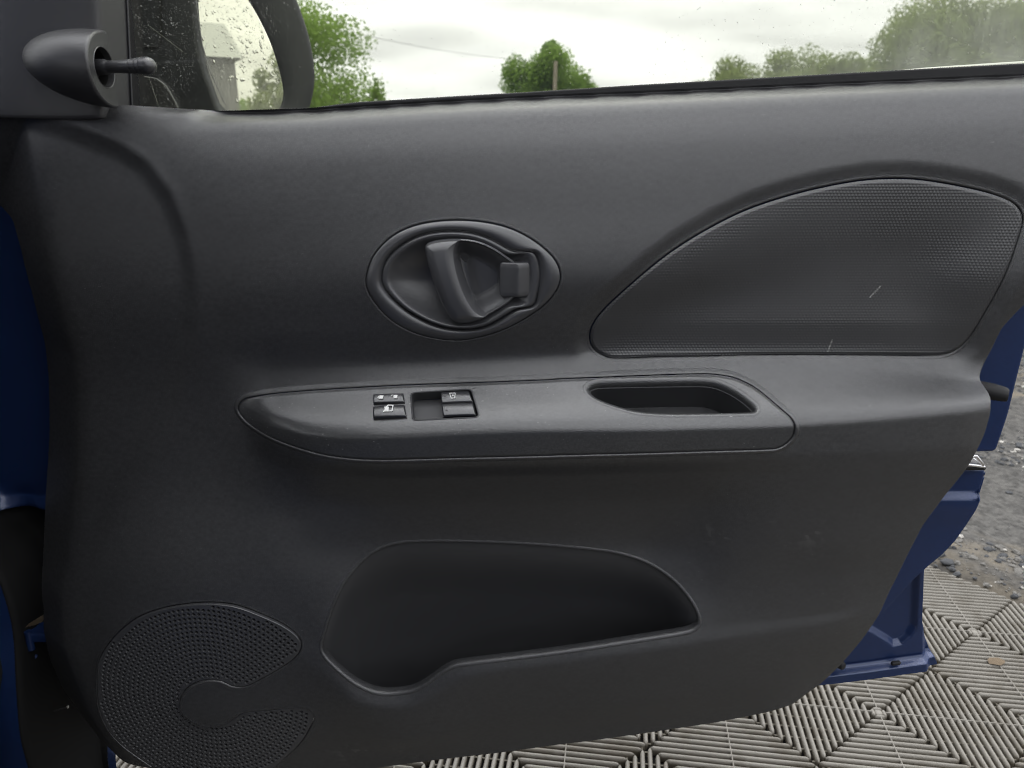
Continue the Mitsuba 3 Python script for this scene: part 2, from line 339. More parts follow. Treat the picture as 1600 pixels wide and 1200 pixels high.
# ---------------------------------------------------------------- measured outlines in metres (x right, z up; a guide line adds the height h towards the viewer)
GUIDES = {
    'a0': [[-0.6429,1.045,0.006],[-0.5138,1.0475,0.006],[-0.4749,1.0493,0.006],[-0.4362,1.0505,0.006],[-0.3858,1.0506,-0.0025],[-0.3048,1.0458,-0.036],[-0.2233,1.048,-0.036],[-0.1622,1.0515,-0.036],[-0.0674,1.0569,-0.036],[0.0202,1.061,-0.036],[0.1344,1.0654,-0.036],[0.3349,1.0741,-0.036],[0.5342,1.0822,-0.036],[0.6664,1.0877,-0.036]],
    'a1': [[-0.643,1.0352,0.009],[-0.5139,1.0377,0.009],[-0.475,1.0395,0.009],[-0.4363,1.0407,0.009],[-0.3839,1.0439,0.0035],[-0.298,1.0468,-0.018],[-0.2183,1.049,-0.018],[-0.1586,1.0524,-0.018],[-0.0659,1.0576,-0.018],[0.0197,1.0616,-0.018],[0.1314,1.0659,-0.018],[0.3275,1.0745,-0.018],[0.5224,1.0824,-0.018],[0.6515,1.0878,-0.018]],
    'a2': [[-0.6429,1.023,0.013],[-0.5138,1.0254,0.013],[-0.4749,1.0272,0.013],[-0.4362,1.0284,0.013],[-0.3829,1.0316,0.0096],[-0.2943,1.0338,-0.004],[-0.2156,1.036,-0.004],[-0.1566,1.0394,-0.004],[-0.0651,1.0446,-0.004],[0.0195,1.0486,-0.004],[0.1298,1.0528,-0.004],[0.3235,1.0613,-0.004],[0.5159,1.0691,-0.004],[0.6435,1.0745,-0.004]],
    'a3': [[-0.6444,1.0058,0.0165],[-0.515,1.0083,0.0165],[-0.4761,1.0101,0.0165],[-0.4373,1.0113,0.0165],[-0.3831,1.0144,0.0146],[-0.2923,1.0163,0.007],[-0.2142,1.0185,0.007],[-0.1555,1.0219,0.007],[-0.0647,1.0271,0.007],[0.0194,1.031,0.007],[0.1289,1.0353,0.007],[0.3212,1.0438,0.007],[0.5123,1.0516,0.007],[0.639,1.057,0.007]],
    'a4': [[-0.6486,0.9786,0.02],[-0.5184,0.9811,0.02],[-0.4791,0.9829,0.02],[-0.4401,0.9842,0.02],[-0.3849,0.9873,0.0194],[-0.2918,0.9891,0.017],[-0.2138,0.9913,0.017],[-0.1553,0.9947,0.017],[-0.0646,0.9999,0.017],[0.0193,1.004,0.017],[0.1287,1.0083,0.017],[0.3206,1.0168,0.017],[0.5113,1.0247,0.017],[0.6377,1.0301,0.017]],
    'a5': [[-0.6581,0.9198,0.027],[-0.526,0.9224,0.027],[-0.4861,0.9243,0.027],[-0.4465,0.9256,0.027],[-0.3902,0.9289,0.027],[-0.2949,0.9308,0.027],[-0.216,0.933,0.027],[-0.1569,0.9366,0.027],[-0.0652,0.942,0.027],[0.0195,0.9462,0.027],[0.13,0.9506,0.027],[0.3239,0.9595,0.027],[0.5166,0.9676,0.027],[0.6443,0.9732,0.027]],
    'a6': [[-0.6688,0.8756,0.028],[-0.3335,0.876,0.03],[0.0,0.8821,0.0345],[0.3301,0.8899,0.034],[0.6618,0.8896,0.032]],
    'a7': [[-0.6937,0.8112,0.018],[-0.3434,0.8184,0.024],[-0.068,0.8313,0.0285],[0.1362,0.8342,0.026],[0.4087,0.8342,0.026],[0.6847,0.8333,0.022]],
    'b0': [[-0.7141,0.7578,0.01],[-0.4979,0.7655,0.011],[-0.3543,0.7699,0.013],[-0.3093,0.7727,0.015],[-0.2105,0.7809,0.018],[-0.0699,0.7883,0.0185],[0.0349,0.7934,0.0185],[0.1394,0.7983,0.018],[0.3485,0.7983,0.018],[0.461,0.7925,0.018],[0.5602,0.786,0.018],[0.7012,0.7823,0.018]],
    'b1': [[-0.719,0.7389,0.01],[-0.5029,0.7412,0.01],[-0.3581,0.7434,0.012],[-0.3122,0.7466,0.015],[-0.2856,0.7536,0.018],[-0.2065,0.7619,0.023],[-0.118,0.7687,0.026],[0.0348,0.7755,0.027],[0.1326,0.7806,0.027],[0.2296,0.7828,0.027],[0.3602,0.7813,0.027],[0.4591,0.7755,0.027],[0.5102,0.7691,0.025],[0.707,0.7535,0.02]],
    'c0': [[-0.723,0.7237,0.01],[-0.5054,0.7275,0.01],[-0.3385,0.7282,0.012],[-0.306,0.7296,0.018],[-0.2854,0.7308,0.032],[-0.2519,0.7307,0.05],[-0.2211,0.7268,0.061],[-0.1876,0.7251,0.068],[-0.1341,0.7263,0.073],[-0.0501,0.7314,0.075],[0.0333,0.7346,0.076],[0.1365,0.7353,0.076],[0.2195,0.7374,0.076],[0.2917,0.7403,0.076],[0.3443,0.7438,0.076],[0.4069,0.7487,0.074],[0.4707,0.7533,0.069],[0.5054,0.7545,0.06],[0.5453,0.7561,0.05],[0.6979,0.7568,0.03]],
    'c1': [[-0.726,0.7121,0.01],[-0.5075,0.716,0.01],[-0.3396,0.719,0.012],[-0.3068,0.722,0.018],[-0.2858,0.7211,0.034],[-0.2519,0.7215,0.053],[-0.2207,0.7189,0.065],[-0.1872,0.718,0.072],[-0.1338,0.72,0.077],[-0.05,0.7244,0.079],[0.0332,0.7276,0.08],[0.1361,0.729,0.08],[0.2189,0.7312,0.08],[0.291,0.7333,0.08],[0.3436,0.7368,0.08],[0.4062,0.741,0.078],[0.47,0.7448,0.073],[0.5047,0.7452,0.064],[0.5477,0.7445,0.05],[0.7018,0.742,0.03]],
    'c2': [[-0.732,0.6887,0.01],[-0.5119,0.6918,0.01],[-0.3419,0.7004,0.012],[-0.3082,0.7089,0.018],[-0.2884,0.7029,0.032],[-0.2548,0.7003,0.05],[-0.2234,0.6956,0.062],[-0.1895,0.6923,0.07],[-0.1354,0.6925,0.0755],[-0.0506,0.6958,0.078],[0.0336,0.6984,0.079],[0.1378,0.7013,0.079],[0.2214,0.7037,0.0795],[0.2942,0.7054,0.08],[0.3475,0.7075,0.08],[0.4113,0.7089,0.078],[0.4768,0.7108,0.072],[0.5143,0.7088,0.06],[0.5551,0.7093,0.05],[0.7115,0.7044,0.03]],
    'd0': [[-0.7413,0.6528,0.01],[-0.5182,0.6569,0.01],[-0.3683,0.6614,0.013],[-0.3121,0.6676,0.02],[-0.2623,0.666,0.036],[-0.2117,0.6631,0.05],[-0.14,0.6625,0.057],[-0.0523,0.6654,0.06],[0.0348,0.6674,0.061],[0.1421,0.6705,0.063],[0.207,0.6727,0.066],[0.2601,0.6754,0.072],[0.3401,0.6775,0.0765],[0.4182,0.6778,0.074],[0.4823,0.6772,0.066],[0.5623,0.6746,0.05],[0.7216,0.6657,0.03]],
    'd1': [[-0.7574,0.591,0.01],[-0.5287,0.5957,0.011],[-0.3732,0.6077,0.018],[-0.2947,0.6163,0.027],[-0.2042,0.6168,0.036],[-0.1454,0.616,0.039],[0.0,0.6165,0.04],[0.1448,0.6191,0.042],[0.2011,0.6222,0.048],[0.2466,0.6293,0.062],[0.2932,0.6329,0.069],[0.348,0.634,0.071],[0.4199,0.6319,0.067],[0.4812,0.6304,0.058],[0.5796,0.6229,0.04],[0.734,0.6178,0.03]],
    'd2': [[-0.7665,0.5494,0.012],[-0.5335,0.5535,0.016],[-0.4364,0.5593,0.026],[-0.3722,0.5683,0.033],[-0.2957,0.5756,0.037],[-0.207,0.5756,0.037],[-0.1187,0.5739,0.034],[0.0,0.5734,0.033],[0.1483,0.5728,0.035],[0.2048,0.5774,0.046],[0.2509,0.586,0.061],[0.2986,0.5894,0.067],[0.355,0.59,0.068],[0.4295,0.5865,0.062],[0.4766,0.5842,0.055],[0.5932,0.5728,0.035],[0.7464,0.57,0.03]],
    'd3': [[-0.7806,0.4889,0.014],[-0.5408,0.4942,0.022],[-0.4545,0.5078,0.036],[-0.3743,0.5173,0.044],[-0.2978,0.5235,0.047],[-0.2233,0.5235,0.047],[-0.1497,0.521,0.043],[0.0,0.5234,0.04],[0.1492,0.5295,0.043],[0.2064,0.5352,0.052],[0.2546,0.5415,0.062],[0.3043,0.5434,0.065],[0.3627,0.5428,0.064],[0.4163,0.5396,0.059],[0.4565,0.5358,0.053],[0.6063,0.5257,0.03],[0.7677,0.5194,0.02]],
    'e0': [[-0.7928,0.4355,0.016],[-0.5479,0.4427,0.026],[-0.4599,0.4544,0.042],[-0.3797,0.4595,0.049],[-0.303,0.461,0.051],[-0.2572,0.4617,0.052],[-0.2189,0.4484,0.058],[-0.1826,0.4005,0.066],[-0.1373,0.3894,0.067],[-0.083,0.4195,0.067],[-0.0601,0.4321,0.067],[0.0746,0.456,0.067],[0.1925,0.4752,0.067],[0.2289,0.483,0.067],[0.2943,0.4933,0.067],[0.3682,0.5007,0.064],[0.432,0.5183,0.056],[0.5329,0.5126,0.03],[0.77,0.5106,0.02]],
    'e1': [[-0.8026,0.3978,0.016],[-0.5532,0.4071,0.028],[-0.4643,0.4196,0.044],[-0.3844,0.4234,0.049],[-0.3067,0.425,0.051],[-0.2597,0.4236,0.055],[-0.2208,0.4072,0.063],[-0.183,0.3771,0.071],[-0.1374,0.3692,0.0725],[-0.0833,0.3922,0.0725],[-0.0602,0.4104,0.0725],[0.0746,0.4355,0.0725],[0.1928,0.4554,0.072],[0.2295,0.462,0.0715],[0.2955,0.4731,0.07],[0.3694,0.4849,0.066],[0.4232,0.4966,0.058],[0.5385,0.4818,0.03],[0.7793,0.4749,0.02]],
    'f0': [[-0.8275,0.3078,0.014],[-0.5672,0.3302,0.028],[-0.4761,0.3442,0.044],[-0.3943,0.3466,0.049],[-0.3149,0.3455,0.051],[-0.235,0.3393,0.058],[-0.1873,0.3313,0.064],[-0.1401,0.3273,0.068],[-0.0853,0.3369,0.068],[-0.0308,0.3597,0.067],[0.0767,0.3737,0.067],[0.1985,0.3895,0.066],[0.3052,0.4045,0.062],[0.3748,0.419,0.055],[0.4654,0.4257,0.04],[0.7936,0.4198,0.02]],
    'g0': [[-0.8479,0.2421,0.01],[-0.5372,0.2615,0.03],[-0.4483,0.2639,0.043],[-0.3253,0.2618,0.046],[-0.2437,0.2648,0.046],[-0.1453,0.2759,0.049],[-0.0321,0.2948,0.05],[0.0796,0.3145,0.05],[0.2057,0.334,0.05],[0.3132,0.3588,0.052],[0.3872,0.3695,0.04],[0.4773,0.3803,0.03],[0.8009,0.3914,0.02]],
    'h0': [[-0.9034,0.1231,-0.02],[-0.5684,0.1556,0.005],[-0.3405,0.1781,0.026],[-0.1514,0.192,0.034],[-0.0335,0.2027,0.034],[0.0833,0.2239,0.034],[0.2151,0.2447,0.034],[0.3306,0.2615,0.03],[0.4991,0.2725,0.02],[0.8504,0.2642,0.0]],
    'h1': [[-0.9555,0.0175,-0.05],[-0.3687,0.0524,-0.02],[0.2336,0.1109,-0.01],[0.9084,0.1355,-0.03]]}
OUTLINES = {
    'insert': [[0.0838,0.8125],[0.086,0.828],[0.0976,0.846],[0.1203,0.8699],[0.1477,0.8947],[0.1756,0.9151],[0.209,0.9346],[0.2416,0.9499],[0.2799,0.9625],[0.3188,0.9719],[0.3573,0.9782],[0.3963,0.9797],[0.431,0.9763],[0.4657,0.9701],[0.4894,0.9644],[0.5076,0.9575],[0.5186,0.9486],[0.5229,0.9371],[0.521,0.921],[0.5159,0.8907],[0.5082,0.8549],[0.4996,0.8217],[0.4936,0.8061],[0.4862,0.7976],[0.4747,0.7922],[0.4598,0.7908],[0.4153,0.7915],[0.3716,0.7922],[0.3114,0.7926],[0.2505,0.7922],[0.2077,0.7911],[0.16,0.7904],[0.115,0.789],[0.0997,0.7918],[0.0883,0.7997]],
    'bezel': [[-0.1519,0.8773],[-0.1493,0.8885],[-0.1436,0.9016],[-0.1335,0.9139],[-0.12,0.9247],[-0.1036,0.9322],[-0.0844,0.9368],[-0.058,0.9389],[-0.0287,0.9371],[-0.0008,0.9305],[0.0242,0.9176],[0.042,0.9025],[0.0488,0.8909],[0.0504,0.882],[0.0477,0.8699],[0.0369,0.8543],[0.0219,0.8418],[0.0007,0.8286],[-0.024,0.8181],[-0.0551,0.8114],[-0.0828,0.8139],[-0.1083,0.8222],[-0.1302,0.8369],[-0.144,0.8543],[-0.1503,0.8667]],
    'bezel_in': [[-0.1356,0.8774],[-0.1335,0.8908],[-0.1264,0.9032],[-0.1143,0.9133],[-0.0993,0.9215],[-0.0816,0.9266],[-0.061,0.9281],[-0.0404,0.9262],[-0.0228,0.9206],[-0.0096,0.9135],[-0.0008,0.9087],[0.008,0.9073],[0.0198,0.9081],[0.025,0.9048],[0.0275,0.8968],[0.0291,0.8836],[0.0283,0.8715],[0.0259,0.8575],[0.0233,0.8512],[0.0173,0.8487],[0.0052,0.8469],[-0.0069,0.8398],[-0.0222,0.8305],[-0.0391,0.8255],[-0.056,0.8249],[-0.0727,0.8273],[-0.0907,0.8339],[-0.1098,0.8448],[-0.1241,0.8576],[-0.1324,0.8684]],
    'lever': [[-0.0889,0.9131],[-0.0855,0.9165],[-0.0759,0.919],[-0.0641,0.9203],[-0.0538,0.9203],[-0.042,0.9194],[-0.0303,0.9165],[-0.0171,0.9102],[-0.0053,0.9021],[0.0044,0.894],[0.0059,0.8813],[0.0052,0.8663],[0.0007,0.8587],[-0.0084,0.851],[-0.0236,0.8421],[-0.0358,0.8364],[-0.0496,0.8332],[-0.0602,0.8343],[-0.0639,0.8379],[-0.0704,0.8487],[-0.0761,0.8625],[-0.0823,0.8806],[-0.0866,0.8977]],
    'lever_band': [[-0.0889,0.9131],[-0.0855,0.9165],[-0.0759,0.919],[-0.0641,0.9203],[-0.0523,0.9203],[-0.0557,0.9146],[-0.0573,0.9066],[-0.0561,0.8962],[-0.0531,0.8828],[-0.0481,0.8678],[-0.0416,0.8548],[-0.0342,0.8449],[-0.0251,0.841],[-0.0358,0.8356],[-0.0496,0.8325],[-0.0602,0.8337],[-0.0639,0.8379],[-0.0704,0.8487],[-0.0761,0.8625],[-0.0823,0.8806],[-0.0866,0.8977]],
    'lock': [[-0.0125,0.8943],[0.0052,0.8963],[0.0179,0.8951],[0.0191,0.88],[0.0181,0.8648],[0.0037,0.8605],[-0.0127,0.8636]],
    'finisher': [[-0.3047,0.7314],[-0.3026,0.7381],[-0.2977,0.7427],[-0.2877,0.7465],[-0.2504,0.7524],[-0.1839,0.7583],[-0.1176,0.7629],[-0.0409,0.7662],[0.0346,0.7693],[0.0554,0.7706],[0.1418,0.7742],[0.1936,0.7759],[0.2143,0.776],[0.2291,0.7747],[0.2422,0.7721],[0.2594,0.7649],[0.273,0.755],[0.2854,0.745],[0.2909,0.7397],[0.2931,0.7325],[0.2922,0.7233],[0.287,0.7155],[0.279,0.71],[0.2678,0.7082],[0.2212,0.7066],[0.1376,0.7036],[0.0538,0.7014],[0.0336,0.7006],[-0.0505,0.698],[-0.1081,0.6956],[-0.149,0.6944],[-0.1787,0.6953],[-0.2047,0.6979],[-0.2346,0.7032],[-0.261,0.7083],[-0.2835,0.7137],[-0.2977,0.7211]],
    'map_pocket': [[-0.2237,0.4464],[-0.2182,0.466],[-0.2096,0.4915],[-0.1969,0.519],[-0.1817,0.5396],[-0.1607,0.5587],[-0.1367,0.5685],[-0.107,0.5714],[-0.0595,0.571],[-0.0119,0.5692],[0.0298,0.5668],[0.0745,0.563],[0.1132,0.5587],[0.1431,0.5516],[0.1695,0.5405],[0.1897,0.5265],[0.204,0.5107],[0.2127,0.4956],[0.2143,0.4855],[0.2086,0.4794],[0.1925,0.4745],[0.1367,0.4643],[0.0597,0.4506],[-0.012,0.44],[-0.0541,0.4331],[-0.0723,0.4281],[-0.0877,0.4175],[-0.1063,0.4025],[-0.1218,0.3941],[-0.1434,0.3903],[-0.1646,0.393],[-0.1855,0.4038],[-0.2061,0.4217],[-0.2194,0.4355]],
    'grille': [[-0.5133,0.3709],[-0.5057,0.4076],[-0.4936,0.4297],[-0.4735,0.4535],[-0.4476,0.4747],[-0.4192,0.488],[-0.3877,0.4963],[-0.3533,0.5002],[-0.3237,0.4978],[-0.2986,0.4885],[-0.2736,0.4765],[-0.2591,0.4659],[-0.2513,0.4562],[-0.2495,0.4458],[-0.2558,0.4328],[-0.2704,0.419],[-0.2949,0.4018],[-0.3185,0.387],[-0.3298,0.3839],[-0.3407,0.3846],[-0.3517,0.391],[-0.3672,0.3926],[-0.3826,0.3885],[-0.3973,0.3788],[-0.4073,0.3634],[-0.409,0.3452],[-0.3996,0.3318],[-0.387,0.3243],[-0.3719,0.3226],[-0.3552,0.3279],[-0.3403,0.3391],[-0.3284,0.3461],[-0.2967,0.3512],[-0.2657,0.3565],[-0.2496,0.3561],[-0.2423,0.3474],[-0.246,0.3332],[-0.2623,0.3037],[-0.2851,0.2777],[-0.3119,0.2525],[-0.3551,0.2304],[-0.3991,0.2213],[-0.4407,0.2374],[-0.4733,0.2633],[-0.5039,0.2952],[-0.5156,0.3334]],
    'silhouette': [[0.592,1.16],[-0.66,1.16],[-0.66,1.045],[-0.66,0.9475],[-0.5674,0.9475],[-0.5459,0.9337],[-0.5402,0.9045],[-0.5382,0.851],[-0.5424,0.7926],[-0.5508,0.7419],[-0.5622,0.676],[-0.5823,0.5955],[-0.5952,0.5159],[-0.5956,0.4522],[-0.6163,0.3599],[-0.6056,0.3161],[-0.5837,0.2879],[-0.562,0.2655],[-0.545,0.252],[-0.517,0.2505],[-0.4599,0.2488],[-0.4124,0.2362],[-0.3307,0.2282],[-0.2468,0.238],[-0.1589,0.2569],[-0.0973,0.2682],[-0.0065,0.2817],[0.0644,0.2934],[0.0924,0.2972],[0.1719,0.3115],[0.2505,0.3266],[0.3081,0.3426],[0.3472,0.3545],[0.3785,0.3842],[0.3973,0.4185],[0.4127,0.451],[0.4294,0.4939],[0.4413,0.5365],[0.45,0.5772],[0.4579,0.6077],[0.4684,0.6291],[0.4773,0.6493],[0.4913,0.6804],[0.4974,0.7008],[0.5029,0.7192],[0.5047,0.7387],[0.5041,0.7516],[0.5092,0.7609],[0.511,0.7677],[0.5188,0.7853],[0.5228,0.7992],[0.526,0.8246],[0.5406,0.8498],[0.581,0.8872],[0.6028,0.9658],[0.5935,1.0576],[0.5896,1.0867]]}
CRESCENT = [[-0.4877,1.0374],[-0.4599,1.0296],[-0.4328,1.0199],[-0.3991,1.0064],[-0.3734,0.9884],[-0.3534,0.9594],[-0.3419,0.9225],[-0.3377,0.8879],[-0.3395,0.8585],[-0.3484,0.8214],[-0.3701,0.7744],[-0.396,0.7258],[-0.4302,0.6714],[-0.4857,0.5841],[-0.5402,0.5169],[-0.5917,0.4902],[-0.7717,0.5169],[-0.6367,1.0374]]
FLANGE = [[-0.4917,1.0364],[-0.4883,1.0008],[-0.4872,0.9416],[-0.4844,0.8657],[-0.4834,0.7903],[-0.4904,0.7427],[-0.5014,0.6887],[-0.5275,0.5681],[-0.546,0.4863],[-0.5513,0.4217],[-0.5355,0.3344],[-0.5122,0.2735],[-0.496,0.2421],[-0.4763,0.1103],[-0.935,0.1103],[-0.6804,1.0364]]
ARMREST = {
    'frame': [[0.02088,0.74244,0.74685],[0.99939,-0.0208,0.02798],[0.0,-0.8026,-0.59652],[-0.03487,-0.59616,0.80211]],
    'pull': [[0.0598,-0.0247],[0.0676,-0.0288],[0.0794,-0.03],[0.1379,-0.0304],[0.1721,-0.0304],[0.1891,-0.0297],[0.2022,-0.0262],[0.2176,-0.0166],[0.2301,-0.0039],[0.2362,0.006],[0.2326,0.0107],[0.2225,0.0117],[0.1496,0.0118],[0.1166,0.0097],[0.1002,0.006],[0.0839,-0.0],[0.0676,-0.0086],[0.06,-0.018]],
    'well': [[-0.1293,-0.0184],[-0.1274,-0.0205],[-0.0672,-0.0228],[-0.0648,-0.0215],[-0.0563,0.0105],[-0.0576,0.0125],[-0.1227,0.0138],[-0.1249,0.0121]],
    'rocker': [[-0.0983,-0.0212],[-0.0658,-0.0223],[-0.0569,0.0117],[-0.0937,0.0125]],
    'rockermid': [[-0.096,-0.0051],[-0.0612,-0.0062]],
    'seal': [[-0.216,1.0482],[-0.1887,1.052],[-0.1616,1.0549],[-0.0672,1.0602],[0.0201,1.0649],[0.1338,1.0718],[0.3331,1.0823],[0.4321,1.0875],[0.5308,1.0924],[0.5964,1.0955]],
    'belt': [[0.3499,1.0824],[0.3981,1.0876],[0.4532,1.0925],[0.5564,1.0989],[0.6252,1.1024]],
    'btn1': [[-0.1704,-0.019],[-0.1378,-0.0195],[-0.1354,-0.0077],[-0.1691,-0.0073]],
    'btn2': [[-0.1686,-0.0027],[-0.1351,-0.004],[-0.1317,0.0112],[-0.167,0.012]]}

# ---------------------------------------------------------------- the door panel's surface: height towards the viewer over the plane y = DOOR_Y
DOOR_Y = 0.80
GX, GZ = np.arange(-0.72, 0.74, 0.003), np.arange(0.17, 1.09, 0.002)


def build_base():
    cols = []
    for name, pts in GUIDES.items():
        p = np.array(pts)
        o = np.argsort(p[:, 0])
        p = p[o]
        keep = np.concatenate([[True], np.diff(p[:, 0]) > 1e-4])
        p = p[keep]
        cols.append((PchipInterpolator(p[:, 0], p[:, 1], extrapolate=True)(np.clip(GX, p[0, 0], p[-1, 0])), PchipInterpolator(p[:, 0], p[:, 2])(np.clip(GX, p[0, 0], p[-1, 0]))))
    zs, hs = np.array([c[0] for c in cols]), np.array([c[1] for c in cols])
    h = np.empty((len(GX), len(GZ)))
    for i in range(len(GX)):
        o = np.argsort(zs[:, i])
        z, v = zs[o, i], hs[o, i]
        k = np.concatenate([[True], np.diff(z) > 5e-4])
        h[i] = PchipInterpolator(z[k], v[k])(np.clip(GZ, z[k][0], z[k][-1]))
    h = gaussian_filter(h, [2.0, 0.8])
    X, Z = np.meshgrid(GX, GZ, indexing='ij')
    soft = gaussian_filter(h, [9, 20])
    wl = sstep(-0.255, -0.315, X + 0.10 * (Z - 0.70)) * sstep(0.985, 0.92, Z) * sstep(0.44, 0.50, Z)
    h = h * (1 - wl) + soft * wl
    # the swept hollow at the front: a soft step along the crescent
    sd = signed_distance(CRESCENT, X, Z, 0.09, 0.09)
    w = 0.014 + 0.012 * sstep(0.86, 0.62, Z)
    amp = 0.0075 * sstep(0.40, 0.52, Z)
    h -= amp * sstep(w, -w, sd)
    h += 0.0010 * np.exp(-((sd - 0.010) / 0.006) ** 2) * sstep(0.88, 0.97, Z)
    # the flange beyond the fold line turns away from the viewer
    sf = signed_distance(FLANGE, X, Z, 0.02, 0.02)
    d = -sf
    h -= 0.75 * 0.5 * (d + np.sqrt(d ** 2 + 0.008 ** 2)) * sstep(-0.02, -0.004, d)
    # the panel sinks a little towards the insert and swells round the handle
    si = signed_distance(OUTLINES['insert'], X, Z, 0.04, 0.04)
    h -= 0.0048 * (1 - sstep(-0.001, 0.020, si))
    bx, bz = np.mean(OUTLINES['bezel'], 0)
    h += 0.0045 * np.exp(-((X - bx) / 0.105) ** 2 - ((Z - bz) / 0.062) ** 2)
    return gaussian_filter(h, 0.6)


BASE = RectBivariateSpline(GX, GZ, build_base(), s=0)


def H(x, z):
    return BASE.ev(np.asarray(x, float), np.asarray(z, float))


def on_panel(x, z, off=0.0):
    return np.stack([x, DOOR_Y - H(x, z) - off, z], -1)


# ---------------------------------------------------------------- the door
CAR, DOOR = 'car', 'car__door'
labels[CAR] = {'label': 'dark blue car with its front door open, showing the charcoal door trim', 'category': 'car'}
labels[DOOR] = {'label': 'open door with charcoal plastic trim, armrest, map pocket and speaker grille'}
RING = {k: spline_closed(v, 0.002) for k, v in OUTLINES.items() if k not in ('silhouette',)}
RING['silhouette'] = spline_closed(OUTLINES['silhouette'], 0.003, sharp=True)


def smooth_ring(p, n):
    for _ in range(n):
        p = 0.5 * p + 0.25 * (np.roll(p, 1, 0) + np.roll(p, -1, 0))
    return p


RING['silhouette'] = smooth_ring(RING['silhouette'], 2)
RING['insert'] = smooth_ring(RING['insert'], 3)
RING['finisher'] = smooth_ring(RING['finisher'], 2)
RING['bezel'] = smooth_ring(RING['bezel'], 8)
RING['bezel_in'] = smooth_ring(RING['bezel_in'], 2)
RING['map_pocket'] = smooth_ring(RING['map_pocket'], 3)
RING['grille'] = smooth_ring(RING['grille'], 2)


def lip(ring, profile, hfun=H):
    """A strip along an outline: rows of (outward offset, height above the panel); rows run from outside to inside."""
    n = normals2(ring)
    rows = []
    for o, d in profile:
        q = ring + n * o
        rows.append(np.stack([q[:, 0], DOOR_Y - hfun(q[:, 0], q[:, 1]) - (d(n) if callable(d) else d), q[:, 1]], 1))
    return tri(np.vstack(rows), grid_faces(len(profile), len(ring), True))


def patch(ring, nx, nz, hfun, ends=0.0):
    """A sheet filling an outline that is single-valued in x: columns run from its lower to its upper edge."""
    poly = sg.Polygon(ring)
    x0, _, x1, _ = poly.bounds
    e = 1e-4 * (x1 - x0)
    t = 0.5 - 0.5 * np.cos(np.linspace(0, np.pi, nx))
    xs = x0 + e + (x1 - x0 - 2 * e) * (0.35 * np.linspace(0, 1, nx) + 0.65 * t)
    lo, hi = np.empty(nx), np.empty(nx)
    a, b = ring, np.roll(ring, -1, 0)
    for i, x in enumerate(xs):
        k = ((a[:, 0] <= x) & (b[:, 0] > x)) | ((b[:, 0] <= x) & (a[:, 0] > x))
        z = a[k, 1] + (x - a[k, 0]) / (b[k, 0] - a[k, 0]) * (b[k, 1] - a[k, 1])
        lo[i], hi[i] = z.min(), z.max()
    s = np.linspace(0, 1, nz)
    s = 0.6 * s + 0.4 * (0.5 - 0.5 * np.cos(np.pi * s))
    X = np.repeat(xs, nz).reshape(nx, nz)
    Z = lo[:, None] + (hi - lo)[:, None] * s[None]
    v = np.stack([X, DOOR_Y - hfun(X, Z), Z], -1).reshape(-1, 3)
    return tri(v, grid_faces(nx, nz))


# --- trim panel: one moulding, with openings for what is set into it
def build_trim():
    xs = np.arange(-0.66, 0.64, 0.0013)
    zs = np.concatenate([np.arange(0.20, 0.66, 0.0014), np.arange(0.66, 0.78, 0.0009), np.arange(0.78, 0.95, 0.0013), np.linspace(0.95, 1.10, 150) ])
    X, Z = np.meshgrid(xs, zs, indexing='ij')
    sill_z = np.interp(xs, SILL[:, 0], SILL[:, 1])[:, None]
    Z = np.where(Z > 0.95, 0.95 + (Z - 0.95) * (sill_z - 0.95) / 0.15, Z)  # the upper rows follow the sill line
    hs = BASE.ev(X, Z)
    drop = np.zeros(X.shape, bool)
    for k in ('insert', 'bezel', 'grille', 'map_pocket', 'finisher'):
        drop |= signed_distance(RING[k], X, Z, 0.01, 0.01) < 0.0014
    out = signed_distance(RING['silhouette'], X, Z, 0.03, 0.03)
    drop |= (out > -0.0016)
    f = grid_faces(len(xs), len(zs))
    v = np.stack([X, DOOR_Y - hs, Z], -1).reshape(-1, 3)
    d = drop.ravel()
    f = f[~(d[f].any(1))]
    used = np.unique(f)
    remap = np.full(len(v), -1)
    remap[used] = np.arange(len(used))
    main = tri(v[used], remap[f])
    strips = [main]
    for k in ('insert', 'bezel', 'grille'):
        strips.append(lip(RING[k], [(0.0036, -0.0002), (0.0024, 0.00012), (0.0012, 0.0001), (0.0005, -0.0002), (0.0001, -0.0009), (-0.0001, -0.0022), (-0.0002, -0.006)]))
    strips.append(lip(RING['finisher'], [(0.0060, -0.0003), (0.0044, 0.0004), (0.0028, 0.0011), (0.0016, 0.0012), (0.0008, 0.0008), (0.0003, 0.0001), (0.0001, -0.001), (0.0, -0.004)]))
    # the map pocket's rolled lip
    strips.append(lip(RING['map_pocket'], [(0.0054, -0.0003), (0.0040, 0.0003), (0.0027, 0.0006), (0.0014, 0.0003), (0.0005, -0.0007), (0.0, -0.0024), (-0.0003, -0.005), (-0.0004, lambda n: -0.0075 - 0.008 * sstep(-0.75, -0.2, n[:, 1])), (0.0004, lambda n: -0.0095 - 0.024 * sstep(-0.75, -0.2, n[:, 1]))]))
    # the outer edge rolls back
    strips.append(lip(RING['silhouette'], [(-0.0042, -0.0003), (-0.0028, 0.0001), (-0.0014, -0.0004), (-0.0004, -0.0016), (0.0, -0.0036), (0.0, -0.010), (-0.002, -0.022)]))
    edge = strips[-1]
    c = np.asarray(edge.vertices)[np.asarray(edge.faces)].mean(1)
    edge.update_faces(c[:, 2] < np.interp(c[:, 0], SILL[:, 0], SILL[:, 1]) - 0.001)
    return cat(strips)


